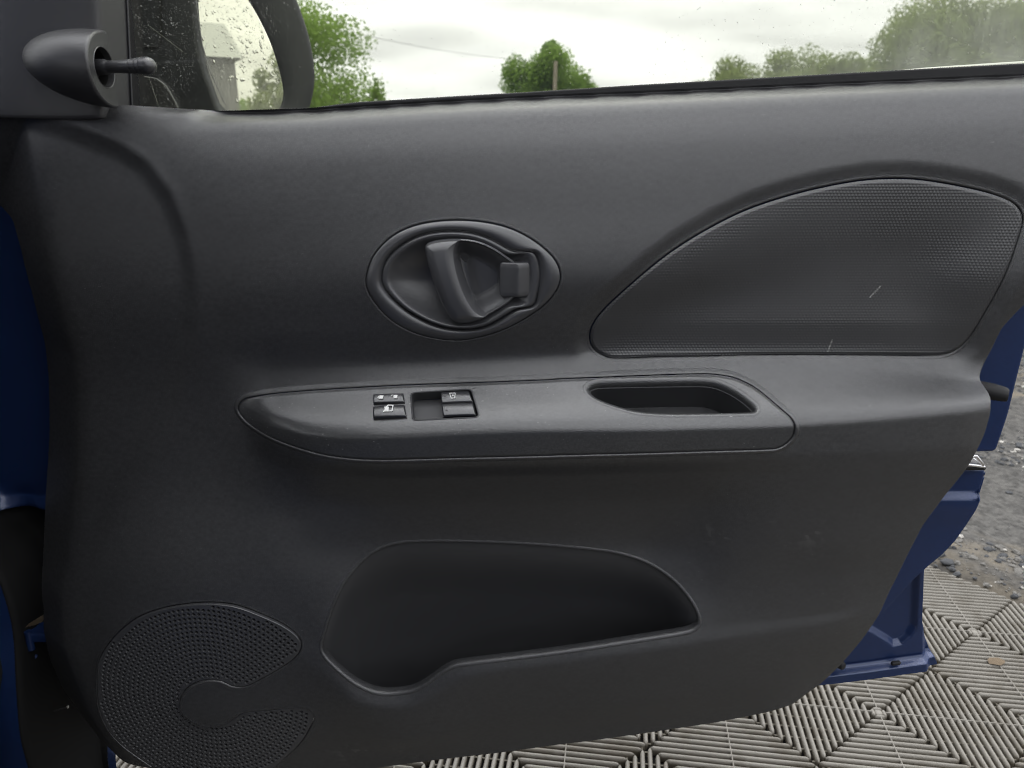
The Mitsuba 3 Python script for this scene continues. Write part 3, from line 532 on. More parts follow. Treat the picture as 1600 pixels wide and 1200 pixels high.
A0, A1 = np.array(GUIDES['a0']), np.array(GUIDES['a1'])
SILL = np.column_stack([A0[:, 0], A1[:, 1] * 0.12 + A0[:, 1] * 0.88])
put(DOOR + '__trim_panel', build_trim(), 'trim_plastic', smooth=True)


# --- dimpled insert in the upper rear of the panel: a shallow dished sheet
def insert_bowl():
    X, Z = np.meshgrid(GX, GZ, indexing='ij')
    d = np.maximum(-signed_distance(RING['insert'], X, Z, 0.02, 0.02), 0)
    b = 0.0185 * sstep(-0.01, 0.10, d)
    return RectBivariateSpline(GX, GZ, gaussian_filter(b, [6, 8]), s=0)


BOWL = insert_bowl()


def insert_h(x, z):
    d = np.maximum(-signed_distance(RING['insert'], x, z, 0.02, 0.02), 0)
    roll = (1 - sstep(0.0, 0.0045, d)) * 0.0020
    return H(x, z) + 0.0030 - roll - BOWL.ev(x, z)


put(DOOR + '__trim_insert', patch(RING['insert'] - normals2(RING['insert']) * 0.0011, 420, 220, insert_h), 'insert_plastic', smooth=True)
labels[DOOR + '__trim_insert'] = {'label': 'leaf-shaped trim insert with a pressed dimple pattern and two pale scratches'}


# --- map pocket: the back wall and floor seen through the opening
def build_pocket():
    ring = RING['map_pocket']
    poly = sg.Polygon(ring)
    x0, z0, x1, z1 = poly.bounds
    xs = np.linspace(x0 - 0.003, x1 + 0.003, 150)
    tops, lows = [], []
    a, b = ring, np.roll(ring, -1, 0)
    for x in np.clip(xs, x0 + 1e-4, x1 - 1e-4):
        k = ((a[:, 0] <= x) & (b[:, 0] > x)) | ((b[:, 0] <= x) & (a[:, 0] > x))
        z = a[k, 1] + (x - a[k, 0]) / (b[k, 0] - a[k, 0]) * (b[k, 1] - a[k, 1])
        tops.append(z.max()), lows.append(z.min())
    tops, lows = gaussian_filter(np.array(tops), 1.5), np.array(lows)
    s = np.linspace(0, 1, 70)
    bottom = z0 - 0.055
    Z = (tops + 0.004)[:, None] + (bottom - tops - 0.004)[:, None] * s[None]
    X = np.repeat(xs[:, None], 70, 1)
    h0 = H(xs, tops)[:, None]
    ends = np.minimum(X - x0, x1 - X)
    back = h0 - 0.0028 - 0.030 * sstep(0.0, 0.75, s)[None] - 0.012 * sstep(0.0, 0.03, ends) * sstep(0.02, 0.4, s)[None]
    v = [np.stack([X, DOOR_Y - back, Z], -1).reshape(-1, 3)]
    f = [grid_faces(150, 70)]
    # floor, from the back wall forward under the lip
    t = np.linspace(0, 1, 10)
    fy0 = (DOOR_Y - back)[:, -1]
    fy = fy0[:, None] + ((DOOR_Y - H(xs, np.full(150, bottom)) + 0.006) - fy0)[:, None] * t[None]
    v.append(np.stack([np.repeat(xs[:, None], 10, 1), fy, np.full((150, 10), bottom) - 0.004 * np.sin(np.pi * t)[None]], -1).reshape(-1, 3))
    f.append(grid_faces(150, 10) + 150 * 70)
    return tri(np.vstack(v), np.vstack(f))


put(DOOR + '__map_pocket', build_pocket(), 'pocket_plastic', smooth=True)


# --- speaker grille: a pierced plate in the shape of a C round a plain hub
def build_grille():
    ring = RING['grille'] - normals2(RING['grille']) * 0.0006
    pts = ring
    hh = H(pts[:, 0], pts[:, 1])
    A = np.column_stack([pts, np.ones(len(pts))])
    co = np.linalg.lstsq(A, hh, rcond=None)[0]
    cx, cz = GRILLE_CENTRE
    poly = sg.Polygon(ring)
    inner = poly.buffer(-0.0034)
    holes, s = [], 0.0062
    for k in range(4, 34):
        r = k * s
        n = int(round(2 * math.pi * r / s))
        for j in range(n):
            a = math.pi / 2 + j * 2 * math.pi / n
            holes.append((cx + r * math.cos(a), cz + r * math.sin(a)))
    holes = np.array(holes)
    holes = holes[shapely.contains_xy(inner, holes[:, 0], holes[:, 1])]
    ang = np.arange(10) * 2 * np.pi / 10
    unit = np.column_stack([np.cos(ang), np.sin(ang)])

    def plate(r, grow, y0, y1):
        g = sg.Polygon(np.array(poly.buffer(grow).exterior.coords), [c + unit * r for c in holes])
        m = trimesh.creation.extrude_polygon(g, y1 - y0, engine='earcut')
        v = np.asarray(m.vertices)
        m.vertices = np.column_stack([v[:, 0], v[:, 2] + y0, v[:, 1]])
        return m
    # rims: each hole is countersunk
    n = len(ang)
    cone = np.vstack([np.column_stack([unit[:, 0] * 0.00235, np.full(n, -0.0006), unit[:, 1] * 0.00235]), np.column_stack([unit[:, 0] * 0.00165, np.full(n, 0.0012), unit[:, 1] * 0.00165])])
    cf = grid_faces(2, n, True)
    v = (np.column_stack([holes[:, 0], np.zeros(len(holes)), holes[:, 1]])[:, None] + cone[None]).reshape(-1, 3)
    f = (cf[None] + (np.arange(len(holes)) * 2 * n)[:, None, None]).reshape(-1, 3)
    top = plate(0.00235, -0.0008, -0.0006, -0.0004)
    rim = lip(ring, [(-0.0008, 0.0006), (-0.0003, 0.0005), (0.0, 0.0), (0.0, -0.004)], lambda x, z: 0 * x + DOOR_Y)
    rim.vertices[:, 1] = rim.vertices[:, 1]
    m = cat([top, tri(v, f), plate(0.00165, -0.0002, 0.0012, 0.0026), rim])
    w = np.asarray(m.vertices)
    m.vertices = np.column_stack([w[:, 0], w[:, 1] + DOOR_Y - (co[0] * w[:, 0] + co[1] * w[:, 2] + co[2]) - 0.0004, w[:, 2]])
    back = np.array(poly.buffer(-0.0005).exterior.coords)[:-1]
    bm = trimesh.creation.extrude_polygon(sg.Polygon(back), 0.001, engine='earcut')
    w = np.asarray(bm.vertices)
    bm.vertices = np.column_stack([w[:, 0], DOOR_Y - (co[0] * w[:, 0] + co[1] * w[:, 1] + co[2]) + 0.006 + w[:, 2], w[:, 1]])
    return m, bm


GRILLE_CENTRE = (-0.3689, 0.3610)
gm, gb = build_grille()
put(DOOR + '__speaker_grille', gm, 'grille_plastic', smooth=False)
put(DOOR + '__grille_backing', gb, 'deep_black', smooth=False)


# --- inner door handle: oval bezel, dished recess, pull lever and lock tab
def build_bezel():
    outer, inner = RING['bezel'], RING['bezel_in']
    c = inner.mean(0)
    n = 220

    def by_angle(r):
        a = np.unwrap(np.arctan2(r[:, 1] - c[1], r[:, 0] - c[0]))
        o = np.argsort(a)
        a, q = a[o], r[o]
        t = np.linspace(-np.pi, np.pi, n, endpoint=False)
        a3, q3 = np.concatenate([a - 2 * np.pi, a, a + 2 * np.pi]), np.vstack([q, q, q])
        return np.column_stack([np.interp(t, a3, q3[:, 0]), np.interp(t, a3, q3[:, 1])])
    P0, P1 = by_angle(outer - normals2(outer) * 0.0006), by_angle(inner)
    rows = []
    for t, d in ((0, -0.004), (0.0, -0.0008), (0.015, 0.0001), (0.05, 0.0008), (0.16, 0.0017), (0.32, 0.0024), (0.48, 0.0027), (0.62, 0.0024), (0.74, 0.0016), (0.84, 0.0004), (0.92, -0.0013), (0.97, -0.0030), (1.0, -0.0050)):
        q = P0 + (P1 - P0) * t
        rows.append(np.stack([q[:, 0], DOOR_Y - H(q[:, 0], q[:, 1]) - d, q[:, 1]], 1))
    hc = float(H(c[0], c[1]))
    bc = c + np.array([-0.012, -0.002])
    for t, d in ((0.975, -0.0055), (0.925, -0.0058), (0.90, -0.0066), (0.87, -0.0088), (0.80, -0.0132), (0.68, -0.0190), (0.48, -0.0240), (0.24, -0.0265), (0.04, -0.0272)):
        q = bc + (P1 - bc) * t
        rows.append(np.stack([q[:, 0], np.full(n, DOOR_Y - hc - d), q[:, 1]], 1))
    return tri(np.vstack(rows), grid_faces(len(rows), n, True))


HANDLE = DOOR + '__handle_bezel'
put(HANDLE, build_bezel(), 'handle_plastic', smooth=40)
labels[HANDLE] = {'label': 'oval inner door handle bezel with dished recess'}


def build_lever():
    ring, band = smooth_ring(RING['lever'], 3), smooth_ring(RING['lever_band'], 3)
    c = ring.mean(0)
    hc = float(H(c[0], c[1]))

    def h(x, z):
        din = np.maximum(-signed_distance(ring, x, z, 0.03, 0.03), 0)
        db = -signed_distance(band, x, z, 0.03, 0.03)
        up = sstep(-0.0018, 0.0022, db)
        tt = np.clip(db / 0.0115, 0, 1)
        dome = 0.0050 * (1 - (1 - tt) ** 2.0)
        zz = (z - c[1]) / 0.055
        lean = -0.0065 * np.abs(np.clip(zz, -1, 1)) ** 2.2
        raised = 0.0045 + dome + lean
        right = x - (c[0] + 0.004)
        rim = -0.0030 - 0.05 * np.maximum(right, 0)
        scoop = -0.0060 - 0.0165 * sstep(0.0, 0.022, din)
        hole = -0.0025 * np.exp(-((x - c[0] + 0.004 - 0.18 * (c[1] - z)) / 0.007) ** 2)
        edge = np.where(din < 0.0022, rim, scoop + hole)
        edge = rim + (scoop + hole - rim) * sstep(0.0009, 0.0036, din)
        return hc + raised * up + edge * (1 - up) - 0.0018 * (1 - sstep(0, 0.0016, din))
    top = patch(ring, 190, 130, h)
    rows = []
    q = ring
    for d in (0.0, 0.003, 0.018):
        rows.append(np.stack([q[:, 0], DOOR_Y - h(q[:, 0], q[:, 1]) + d, q[:, 1]], 1))
    return cat([top, tri(np.vstack(rows), grid_faces(3, len(q), True))])


put(DOOR + '__pull_lever', build_lever(), 'handle_plastic', smooth=50)


def build_lock():
    r = np.array(OUTLINES['lock'])
    x0, x1 = r[:, 0].min(), r[:, 0].max()
    z0, z1 = r[:, 1].min(), r[:, 1].max()
    hc = DOOR_Y - float(H((x0 + x1) / 2, (z0 + z1) / 2))
    w = x1 - x0
    # plan outline (x, y), the ridge nearest the viewer at 0.55 of the width
    plan = [(x0, hc + 0.012), (x0 + 0.0004, hc + 0.0060), (x0 + 0.0016, hc + 0.0046), (x0 + w * 0.25, hc + 0.0040), (x0 + w * 0.52, hc + 0.0016), (x0 + w * 0.58, hc + 0.0008), (x0 + w * 0.64, hc + 0.0013), (x0 + w * 0.93, hc + 0.0058), (x1, hc + 0.0075), (x1, hc + 0.020), (x0, hc + 0.020)]
    levels = ((z0, -0.0026), (z0 + 0.0004, -0.0014), (z0 + 0.0012, -0.0005), (z0 + 0.0026, 0.0), (z0 + 0.006, 0.0006), (z1 - 0.006, 0.0006), (z1 - 0.0026, 0.0), (z1 - 0.0012, -0.0005), (z1 - 0.0004, -0.0014), (z1, -0.0026))
    p = np.array(plan)
    cen = p.mean(0)
    rows = []
    for z, g in levels:
        q = p + (cen - p) / np.linalg.norm(cen - p, axis=1, keepdims=True) * -g
        rows.append(np.column_stack([q, np.full(len(q), z)]))
    n = len(p)
    v = np.vstack(rows + [[[*cen, z0]], [[*cen, z1]]])
    f = [grid_faces(len(levels), n, True)]
    k = np.arange(n)
    f.append(np.stack([k, (k + 1) % n, np.full(n, len(v) - 2)], 1))
    e = (len(levels) - 1) * n
    f.append(np.stack([e + k, e + (k + 1) % n, np.full(n, len(v) - 1)], 1))
    return tri(v, np.vstack(f))


put(DOOR + '__lock_tab', build_lock(), 'handle_plastic', smooth=55)

# --- armrest finisher with the switches
AO, AX, AS, AN = (np.array(a) for a in ARMREST['frame'])


def on_armrest(a, b, c=0.0):
    """A point of the armrest's top: a along it, b down its slope towards the viewer, c above it."""
    return AO + AX * a + AS * b + AN * c


def surface_lift(a, b):
    """How far the real (curved) armrest surface lies above its mean plane, along the plane's normal."""
    c = np.zeros_like(a)
    for _ in range(6):
        p = AO + np.outer(a, AX) + np.outer(b, AS) + np.outer(c, AN)
        gap = (DOOR_Y - H(p[:, 0], p[:, 2])) - p[:, 1]  # panel surface behind (+) or before (-) the point
        c -= gap * 0.45
    return c


PULL, WELL = (smooth_ring(spline_closed(ARMREST[k], 0.0012, sharp=s), n) for k, s, n in (('pull', False, 4), ('well', True, 3)))


def plane_coords(x, z):
    p = np.stack([x, DOOR_Y - H(x, z), z], -1) - AO
    return p @ AX, p @ AS


FIN = DOOR + '__switch_panel'


def build_finisher():
    ring = RING['finisher'] - normals2(RING['finisher']) * 0.0005
    m = patch(ring, 560, 170, lambda x, z: H(x, z) + 0.0006 - 0.0012 * (1 - sstep(0, 0.0022, np.maximum(-signed_distance(ring, x, z, 0.01, 0.01), 0))))
    v = np.asarray(m.vertices)
    a, b = plane_coords(v[:, 0], v[:, 2])
    drop = (signed_distance(PULL, a, b, 0.01, 0.01) < 0.0022) | (signed_distance(WELL, a, b, 0.01, 0.01) < 0.0004)
    f = np.asarray(m.faces)
    f = f[~drop[f].any(1)]
    return tri(v, f)


def slope_lip(ring, profile):
    n = normals2(ring)
    rows = []
    for o, d in profile:
        q = ring + n * o
        c = surface_lift(q[:, 0], q[:, 1]) + 0.0006 + d
        rows.append(AO + np.outer(q[:, 0], AX) + np.outer(q[:, 1], AS) + np.outer(c, AN))
    return tri(np.vstack(rows), grid_faces(len(profile), len(ring), True))


pull_lip = slope_lip(PULL, [(0.0044, -0.0003), (0.0030, 0.00015), (0.0014, 0.0001), (0.0, -0.0004), (-0.0014, -0.0013), (-0.0026, -0.0030), (-0.0032, -0.0056), (-0.0034, -0.0072)])
put(FIN, cat([build_finisher(), pull_lip]), 'finisher_plastic', smooth=True)
labels[FIN] = {'label': 'grained armrest panel speckled with dust, carrying the switches and the pull pocket'}
inner = np.array(sg.Polygon(PULL).buffer(-0.0034).exterior.coords)[:-1]
inner = resample(inner, 0.0015)
inner = inner if sg.LinearRing(inner).is_ccw else inner[::-1]
cup = slope_lip(inner, [(0.0002, -0.0070), (-0.0004, -0.0066), (-0.0010, -0.0070), (-0.0013, -0.0085), (-0.0014, -0.030), (-0.003, -0.042)])
fl = trimesh.creation.extrude_polygon(sg.Polygon(inner).buffer(-0.002), 0.001, engine='earcut')
put(DOOR + '__pull_pocket', cat([cup, framed(fl, on_armrest(0, 0, -0.042), AX, AS, AN)]), 'pocket_plastic', smooth=40)

# well behind the window switch
rim = slope_lip(WELL, [(0.0016, -0.0002), (0.0010, 0.0002), (0.0004, 0.0003), (0.0, 0.0), (-0.0002, -0.0010), (-0.0004, -0.0130)])
wf = trimesh.creation.extrude_polygon(sg.Polygon(WELL).buffer(-0.0002), 0.0005, engine='earcut')
put(DOOR + '__switch_well', cat([rim, framed(wf, on_armrest(0, 0, -0.0128), AX, AS, AN)]), 'pocket_plastic', smooth=40)


def quad_block(q, top, bottom, r, crown=0.0, nx=18, ny=12):
    """A key cap over four corners on the armrest (back left, back right, front right, front left), crowned and rounded."""
    q = np.array(q, float)
    rows = []
    u, w = np.linspace(-1, 1, nx), np.linspace(-1, 1, ny)
    U, W = np.meshgrid(u, w, indexing='ij')
    # squircle-like rounding towards the edges
    a = ((1 - U) / 2)[..., None] * ((1 - W) / 2)[..., None] * q[0] + ((1 + U) / 2)[..., None] * ((1 - W) / 2)[..., None] * q[1] + ((1 + U) / 2)[..., None] * ((1 + W) / 2)[..., None] * q[2] + ((1 - U) / 2)[..., None] * ((1 + W) / 2)[..., None] * q[3]
    lx = np.linalg.norm(q[1] - q[0]) / 2
    ly = np.linalg.norm(q[3] - q[0]) / 2
    ex = np.clip((np.abs(U) - (1 - r / lx)) / (r / lx), 0, 1)
    ey = np.clip((np.abs(W) - (1 - r / ly)) / (r / ly), 0, 1)
    e = np.clip(np.sqrt(ex ** 2 + ey ** 2), 0, 1)
    c = bottom + (top + crown * (1 - U ** 2) * 0.6 + crown * (1 - W ** 2) - bottom - r) + r * np.sqrt(1 - e ** 2)
    lift = surface_lift(a[..., 0].ravel(), a[..., 1].ravel()).mean()
    v = (AO + a[..., :1] * AX + a[..., 1:] * AS + (c + lift)[..., None] * AN).reshape(-1, 3)
    f = grid_faces(nx, ny)
    edge = np.concatenate([np.arange(ny - 1), np.arange(nx) * ny + ny - 1, (nx - 1) * ny + np.arange(ny - 2, -1, -1), np.arange(nx - 2, 0, -1) * ny])
    low = v[edge] - AN * (np.abs(bottom) + top + 0.003)
    n0, k = len(v), len(edge)
    i = np.arange(k)
    f = np.vstack([f, np.stack([edge, edge[(i + 1) % k], n0 + (i + 1) % k], 1), np.stack([edge, n0 + (i + 1) % k, n0 + i], 1)])
    return tri(np.vstack([v, low]), f), a, lift


def finer(n):
    t = np.linspace(-1, 1, n)
    return t


LOCKB, _, l1 = quad_block(ARMREST['btn1'], 0.0034, -0.001, 0.0011, 0.0006, 40, 24)
put(DOOR + '__lock_button', LOCKB, 'button_black', smooth=50)
WINB, _, l2 = quad_block(ARMREST['btn2'], 0.0040, -0.001, 0.0013, 0.0011, 40, 24)
put(DOOR + '__window_lock_button', WINB, 'button_black', smooth=50)
r0, r1, r2, r3 = (np.array(q) for q in ARMREST['rocker'])
m0, m1 = (np.array(q) for q in ARMREST['rockermid'])
g = np.array([0, 0.0004])
RK1, _, l3 = quad_block([r0 + [0.0004, 0.0012], r1 + [-0.0014, 0.0012], m1 - g + [-0.001, 0], m0 - g], 0.0012, -0.004, 0.0012, 0.0009, 40, 24)
RK2, _, l4 = quad_block([m0 + g, m1 + g + [-0.001, 0], r2 + [-0.0018, -0.0012], r3 + [0.0004, -0.0012]], 0.0012, -0.004, 0.0012, 0.0009, 40, 24)
put(DOOR + '__window_switch', RK1, 'button_black', smooth=50)
put(DOOR + '__window_switch', RK2, 'button_black', smooth=50)
labels[DOOR + '__window_switch'] = {'label': 'window switch half with a printed window symbol'}


def print_on(key, shapes, a, b, size, c, colour='print_white', shear=0.0):
    """Flat printed symbol, drawn in a unit box (y up), on the armrest at (a, b)."""
    ms = []
    for s in shapes:
        for gm_ in getattr(s, 'geoms', [s]):
            ms.append(trimesh.creation.extrude_polygon(gm_, 0.02, engine='earcut'))
    m = cat(ms)
    v = np.asarray(m.vertices)
    m.vertices = on_armrest(a, b) + np.outer(v[:, 0] * size, AX) - np.outer(v[:, 1] * size, AS) + np.outer(v[:, 2] * size + c, AN)
    put(key, m, colour, smooth=False)


def frame_shape(poly, w):
    g_ = sg.Polygon(poly)
    return g_.difference(g_.buffer(-w))


def padlock(open_):
    body = sg.box(-0.05, -0.34, 0.62, 0.34)
    bow = sg.Point(-0.05, 0).buffer(0.30).difference(sg.Point(-0.05, 0).buffer(0.17)).intersection(sg.box(-0.6, -0.6, -0.04, 0.6))
    if open_:
        bow = shapely.affinity.translate(bow.difference(sg.box(-1, -0.6, 1, -0.02)), -0.16, 0.12)
    return [body.union(bow)]


import shapely.affinity
b1 = np.array(ARMREST['btn1'])
b2 = np.array(ARMREST['btn2'])
at1 = b1.mean(0)
at2 = b2.mean(0)
print_on(DOOR + '__lock_symbol', padlock(False), at1[0] - 0.0092, at1[1] + 0.0, 0.0062, l1 + 0.0054)
print_on(DOOR + '__unlock_symbol', padlock(True), at1[0] + 0.0060, at1[1] - 0.0002, 0.0062, l1 + 0.0054)
door_shape = [(-0.5, -0.5), (0.5, -0.5), (0.55, 0.45), (-0.15, 0.5), (-0.5, 0.1)]
cross = sg.LineString([(-0.62, -0.5), (-0.1, 0.1)]).buffer(0.07).union(sg.LineString([(-0.55, 0.15), (0.0, -0.45)]).buffer(0.07))
print_on(DOOR + '__window_lock_symbol', [frame_shape(door_shape, 0.12).union(cross).union(sg.box(-0.42, -0.36, 0.0, 0.2))], at2[0] - 0.0002, at2[1] - 0.0022, 0.0085, l2 + 0.0066)
rk = (r0 + r1 + m1 + m0) / 4
win = frame_shape([(-0.42, 0.5), (0.5, 0.5), (0.5, -0.5), (-0.12, -0.5)], 0.09)
arrow = sg.Polygon([(0.05, 0.28), (0.30, 0.0), (0.05, -0.10)])
print_on(DOOR + '__window_symbol', [win, arrow], rk[0] - 0.0045, rk[1] + 0.0002, 0.0072, l3 + 0.0034)
ridges = [sg.box(-0.5, y - 0.07, 0.5, y + 0.07) for y in (-0.45, 0.0, 0.45)]
print_on(DOOR + '__grip_ridge', ridges, rk[0] - 0.0125, rk[1] + 0.0002, 0.0040, l3 + 0.0030, 'print_grey')
rk2 = (r2 + r3 + m1 + m0) / 4
print_on(DOOR + '__grip_mark', [sg.box(-0.1, -0.5, 0.08, 0.5).union(sg.box(0.0, -0.5, 0.4, -0.32))], rk2[0] - 0.0135, rk2[1] - 0.0006, 0.0045, l4 + 0.0030, 'print_grey')


# --- blue steel shell of the door, seen past the trim's rear and lower edges
SHELL = DOOR + '__door_shell'


def plate_at(poly, y, thick, bevel, rr=0.003):
    return prism(smooth_ring(spline_closed(poly, rr, sharp=True), 2), y, y + thick, bevel)


shell_back = plate_at([(-0.55, 0.30), (-0.30, 0.27), (0.10, 0.285), (0.30, 0.33), (0.40, 0.42), (0.44, 0.52), (0.46, 0.62), (0.49, 0.78), (0.53, 0.86), (0.56, 1.0), (0.555, 1.03), (0.30, 1.015), (-0.10, 0.985), (-0.36, 0.97), (-0.52, 0.96), (-0.55, 0.91), (-0.52, 0.6)], 0.848, 0.030, 0.004)
upper = plate_at([(0.470, 0.762), (0.500, 0.800), (0.5653, 0.8917), (0.5800, 1.02), (0.575, 1.078), (0.6475, 1.0844), (0.6362, 0.9967), (0.6000, 0.8703), (0.5850, 0.8132), (0.5830, 0.7591), (0.5815, 0.7113), (0.5761, 0.6643), (0.5100, 0.6635), (0.480, 0.70)], 0.818, 0.016, 0.003)
put(SHELL, cat([shell_back, upper]), 'blue_paint', smooth=40)


def shut_h(x, z):
    step = sstep(0.614, 0.604, z) * 0.0075 - sstep(0.600, 0.560, z) * 0.004
    return -0.017 + step + 0.012 * sstep(0.50, 0.575, x) * 0


rear_ring = smooth_ring(spline_closed([(0.5101, 0.6416), (0.5667, 0.6416), (0.5668, 0.6291), (0.5647, 0.6079), (0.5612, 0.5891), (0.5551, 0.5674), (0.5462, 0.5471), (0.5337, 0.5284), (0.519, 0.5121), (0.5024, 0.4911), (0.4863, 0.4651), (0.4699, 0.4397), (0.4133, 0.4032), (0.3752, 0.4427), (0.42, 0.56)], 0.002, sharp=True), 2)
rear_edge = lip(rear_ring, [(-0.0022, 0.0), (-0.0008, -0.0003), (0.0, -0.0016), (0.0, -0.012)], shut_h)
put(DOOR + '__shut_face', cat([patch(rear_ring - normals2(rear_ring) * 0.0018, 120, 90, shut_h), rear_edge]), 'blue_paint', smooth=40)
k0 = np.argmin(np.hypot(*(rear_ring - [0.4699, 0.4397]).T))
k1 = np.argmin(np.hypot(*(rear_ring - [0.5667, 0.6380]).T))
hem = rear_ring[min(k0, k1):max(k0, k1) + 1]
put(DOOR + '__skin_hem', tube(np.column_stack([hem[:, 0] + 0.0004, np.full(len(hem), 0.8195), hem[:, 1] - 0.0004]), 0.0017, 8), 'blue_paint', smooth=60)

LOW = smooth_ring(spline_closed([(0.3765, 0.4757), (0.45, 0.486), (0.499, 0.4947), (0.5358, 0.4984), (0.5415, 0.4564), (0.5482, 0.4054), (0.5626, 0.3742), (0.5822, 0.3361), (0.5421, 0.3299), (0.4824, 0.3194), (0.4394, 0.3131), (0.3874, 0.3068), (0.2651, 0.294), (0.27, 0.40)], 0.003, sharp=True), 1)
PRESS = [(0.30, 0.47), (0.528, 0.49), (0.5398, 0.3973), (0.534, 0.384), (0.5250, 0.3720), (0.5160, 0.3700), (0.5087, 0.3762), (0.4849, 0.3914), (0.46, 0.405), (0.30, 0.42)]


def low_h(x, z):
    press = sstep(0.0045, -0.0045, signed_distance(PRESS, x, z, 0.02, 0.02))
    floor = np.interp(x, [0.2651, 0.3874, 0.4394, 0.4824, 0.5421, 0.5822], [0.294, 0.3068, 0.3131, 0.3194, 0.3299, 0.3361])
    hem_ = sstep(0.0175, 0.0125, z - floor) * 0.009 + np.exp(-((z - floor - 0.021) / 0.003) ** 2) * -0.0025
    side = sstep(0.000, 0.012, x - np.interp(z, [0.335, 0.375, 0.405, 0.5], [0.560, 0.552, 0.5475, 0.55])) * -0.011
    return -0.050 - press * 0.0075 + hem_ + side


put(DOOR + '__inner_panel', cat([patch(LOW - normals2(LOW) * 0.001, 300, 160, low_h), lip(LOW, [(-0.0012, 0.0), (-0.0003, -0.0004), (0.0, -0.0016), (0.0, -0.016)], low_h)]), 'blue_paint', smooth=40)
put(DOOR + '__plug', framed(revolve_x([(0.0, 0.0), (0.0, 0.0062), (0.006, 0.0068), (0.012, 0.0055), (0.0135, 0.004), (0.0135, 0.0)], 20), [0.4385, 0.846, 0.3475], [0.45, -0.85, -0.1], [0.85, 0.45, 0], [0, 0, 1]), 'rubber')
put(DOOR + '__drain_slot', framed(rounded_box(0.012, 0.006, 0.005, 0.002), [0.5180, 0.8425, 0.3463], [1, 0, 0.18], [0, 1, 0], [0, 0, 1]), 'rubber')
put(DOOR + '__bump_stop', framed(revolve_x([(-0.020, 0.0), (-0.020, 0.0092), (-0.006, 0.0094), (0.004, 0.0084), (0.0075, 0.0072), (0.0083, 0.006), (0.0078, 0.0035), (0.0070, 0.0028), (0.0045, 0.0026), (0.0045, 0.0)], 28), [0.5435, 0.786, 0.7482], [0.86, -0.50, -0.10], [0.50, 0.86, 0], [0, 0, 1]), 'rubber')
# latch: a bright metal hoop in a dark throat
latch = DOOR + '__latch'
put(latch, tube([(0.530, 0.800, 0.6600), (0.5385, 0.801, 0.6665), (0.5415, 0.801, 0.6660), (0.5475, 0.802, 0.6600), (0.5535, 0.803, 0.6540), (0.5560, 0.804, 0.6515), (0.548, 0.803, 0.6530), (0.538, 0.802, 0.6545), (0.530, 0.802, 0.6550)], 0.0021, 8), 'bright_metal', smooth=60)
put(DOOR + '__latch_throat', framed(rounded_box(0.034, 0.010, 0.0068, 0.003), [0.5435, 0.810, 0.6485], [1, 0, 0], [0, 1, 0], [0, 0, 1]), 'rubber')
put(DOOR + '__latch_plate', framed(rounded_box(0.022, 0.003, 0.010, 0.0014), [0.5405, 0.812, 0.6565], [1, 0, -0.5], [0, 1, 0], [0.4, 0, 1]), 'bright_metal')

# --- glass, its seals and the run channel
sx = np.linspace(-0.52, 0.66, 60)
sz = np.interp(sx, SILL[:, 0], SILL[:, 1])
GT = 1.50


def sheet(x0, y0, z0, z1, lean):
    t = np.linspace(0, 1, 8)
    v = np.stack([np.repeat(x0[:, None], 8, 1), y0 + lean * t[None] + 0 * x0[:, None], z0[:, None] + (z1 - z0)[:, None] * t[None]], -1)
    return tri(v.reshape(-1, 3), grid_faces(len(x0), 8))


gx = np.linspace(-0.398, 0.60, 40)
gz = np.interp(gx, SILL[:, 0], SILL[:, 1]) - 0.02
put(DOOR + '__window_glass', sheet(gx, 0.843, gz, np.full(40, GT), -0.05), 'glass', smooth=False)
labels[DOOR + '__window_glass'] = {'label': 'dusty side window with dried specks'}


def dust_discs(n, xr, zr, rr, seed, density=None, y_of=lambda z: 0.8418 - 0.05 * (z - 1.04) / 0.46):
    r = np.random.default_rng(seed)
    x, z = r.uniform(*xr, n), r.uniform(*zr, n)
    if density is not None:
        keep = r.random(n) < density(x, z)
        x, z = x[keep], z[keep]
    rad = rr[0] + (rr[1] - rr[0]) * r.random(len(x)) ** 4
    a = np.arange(6) * np.pi / 3
    st = 0.7 + 0.6 * r.random((len(x), 6))
    px = x[:, None] + rad[:, None] * np.cos(a) * st
    pz = z[:, None] + rad[:, None] * np.sin(a) * st
    v = np.concatenate([np.stack([px, y_of(pz), pz], -1), np.stack([x, y_of(z) - rad * 0.3, z], -1)[:, None]], 1).reshape(-1, 3)
    k = np.arange(6)
    f = np.stack([k, (k + 1) % 6, np.full(6, 6)], 1)
    return tri(v, (f[None] + (np.arange(len(x)) * 7)[:, None, None]).reshape(-1, 3))


k = put(DOOR + '__dust_specks', dust_discs(9000, (-0.39, 0.58), (1.03, 1.25), (0.00010, 0.00060), 5, lambda x, z: 0.25 + 0.75 * meshkit.fbm(np.stack([x * 9, z * 12, 0 * x], -1), 3, 2) ** 2 * 2), 'dust', smooth=False)
labels[k] = {'label': 'dried dust specks scattered over the side window', 'kind': 'stuff'}

# thin film of dried dirt, thicker towards the rear foot of the pane


def film(p, n, uv):
    foot = dr.exp(-(p.z - 1.06 - 0.03 * p.x) * 16) * smoothstep(0.12, 0.5, p.x) * 0.30
    rear = smoothstep(0.1, 0.55, p.x) * 0.13
    streak = noise(p.x * 260, p.z * 7, 4.0) * 0.2 + 0.8
    return dr.clip((foot + rear + 0.02) * (0.55 + 0.9 * fbm(p.x * 24, p.z * 30, 2.0, 3)) * streak, 0.0, 0.5)


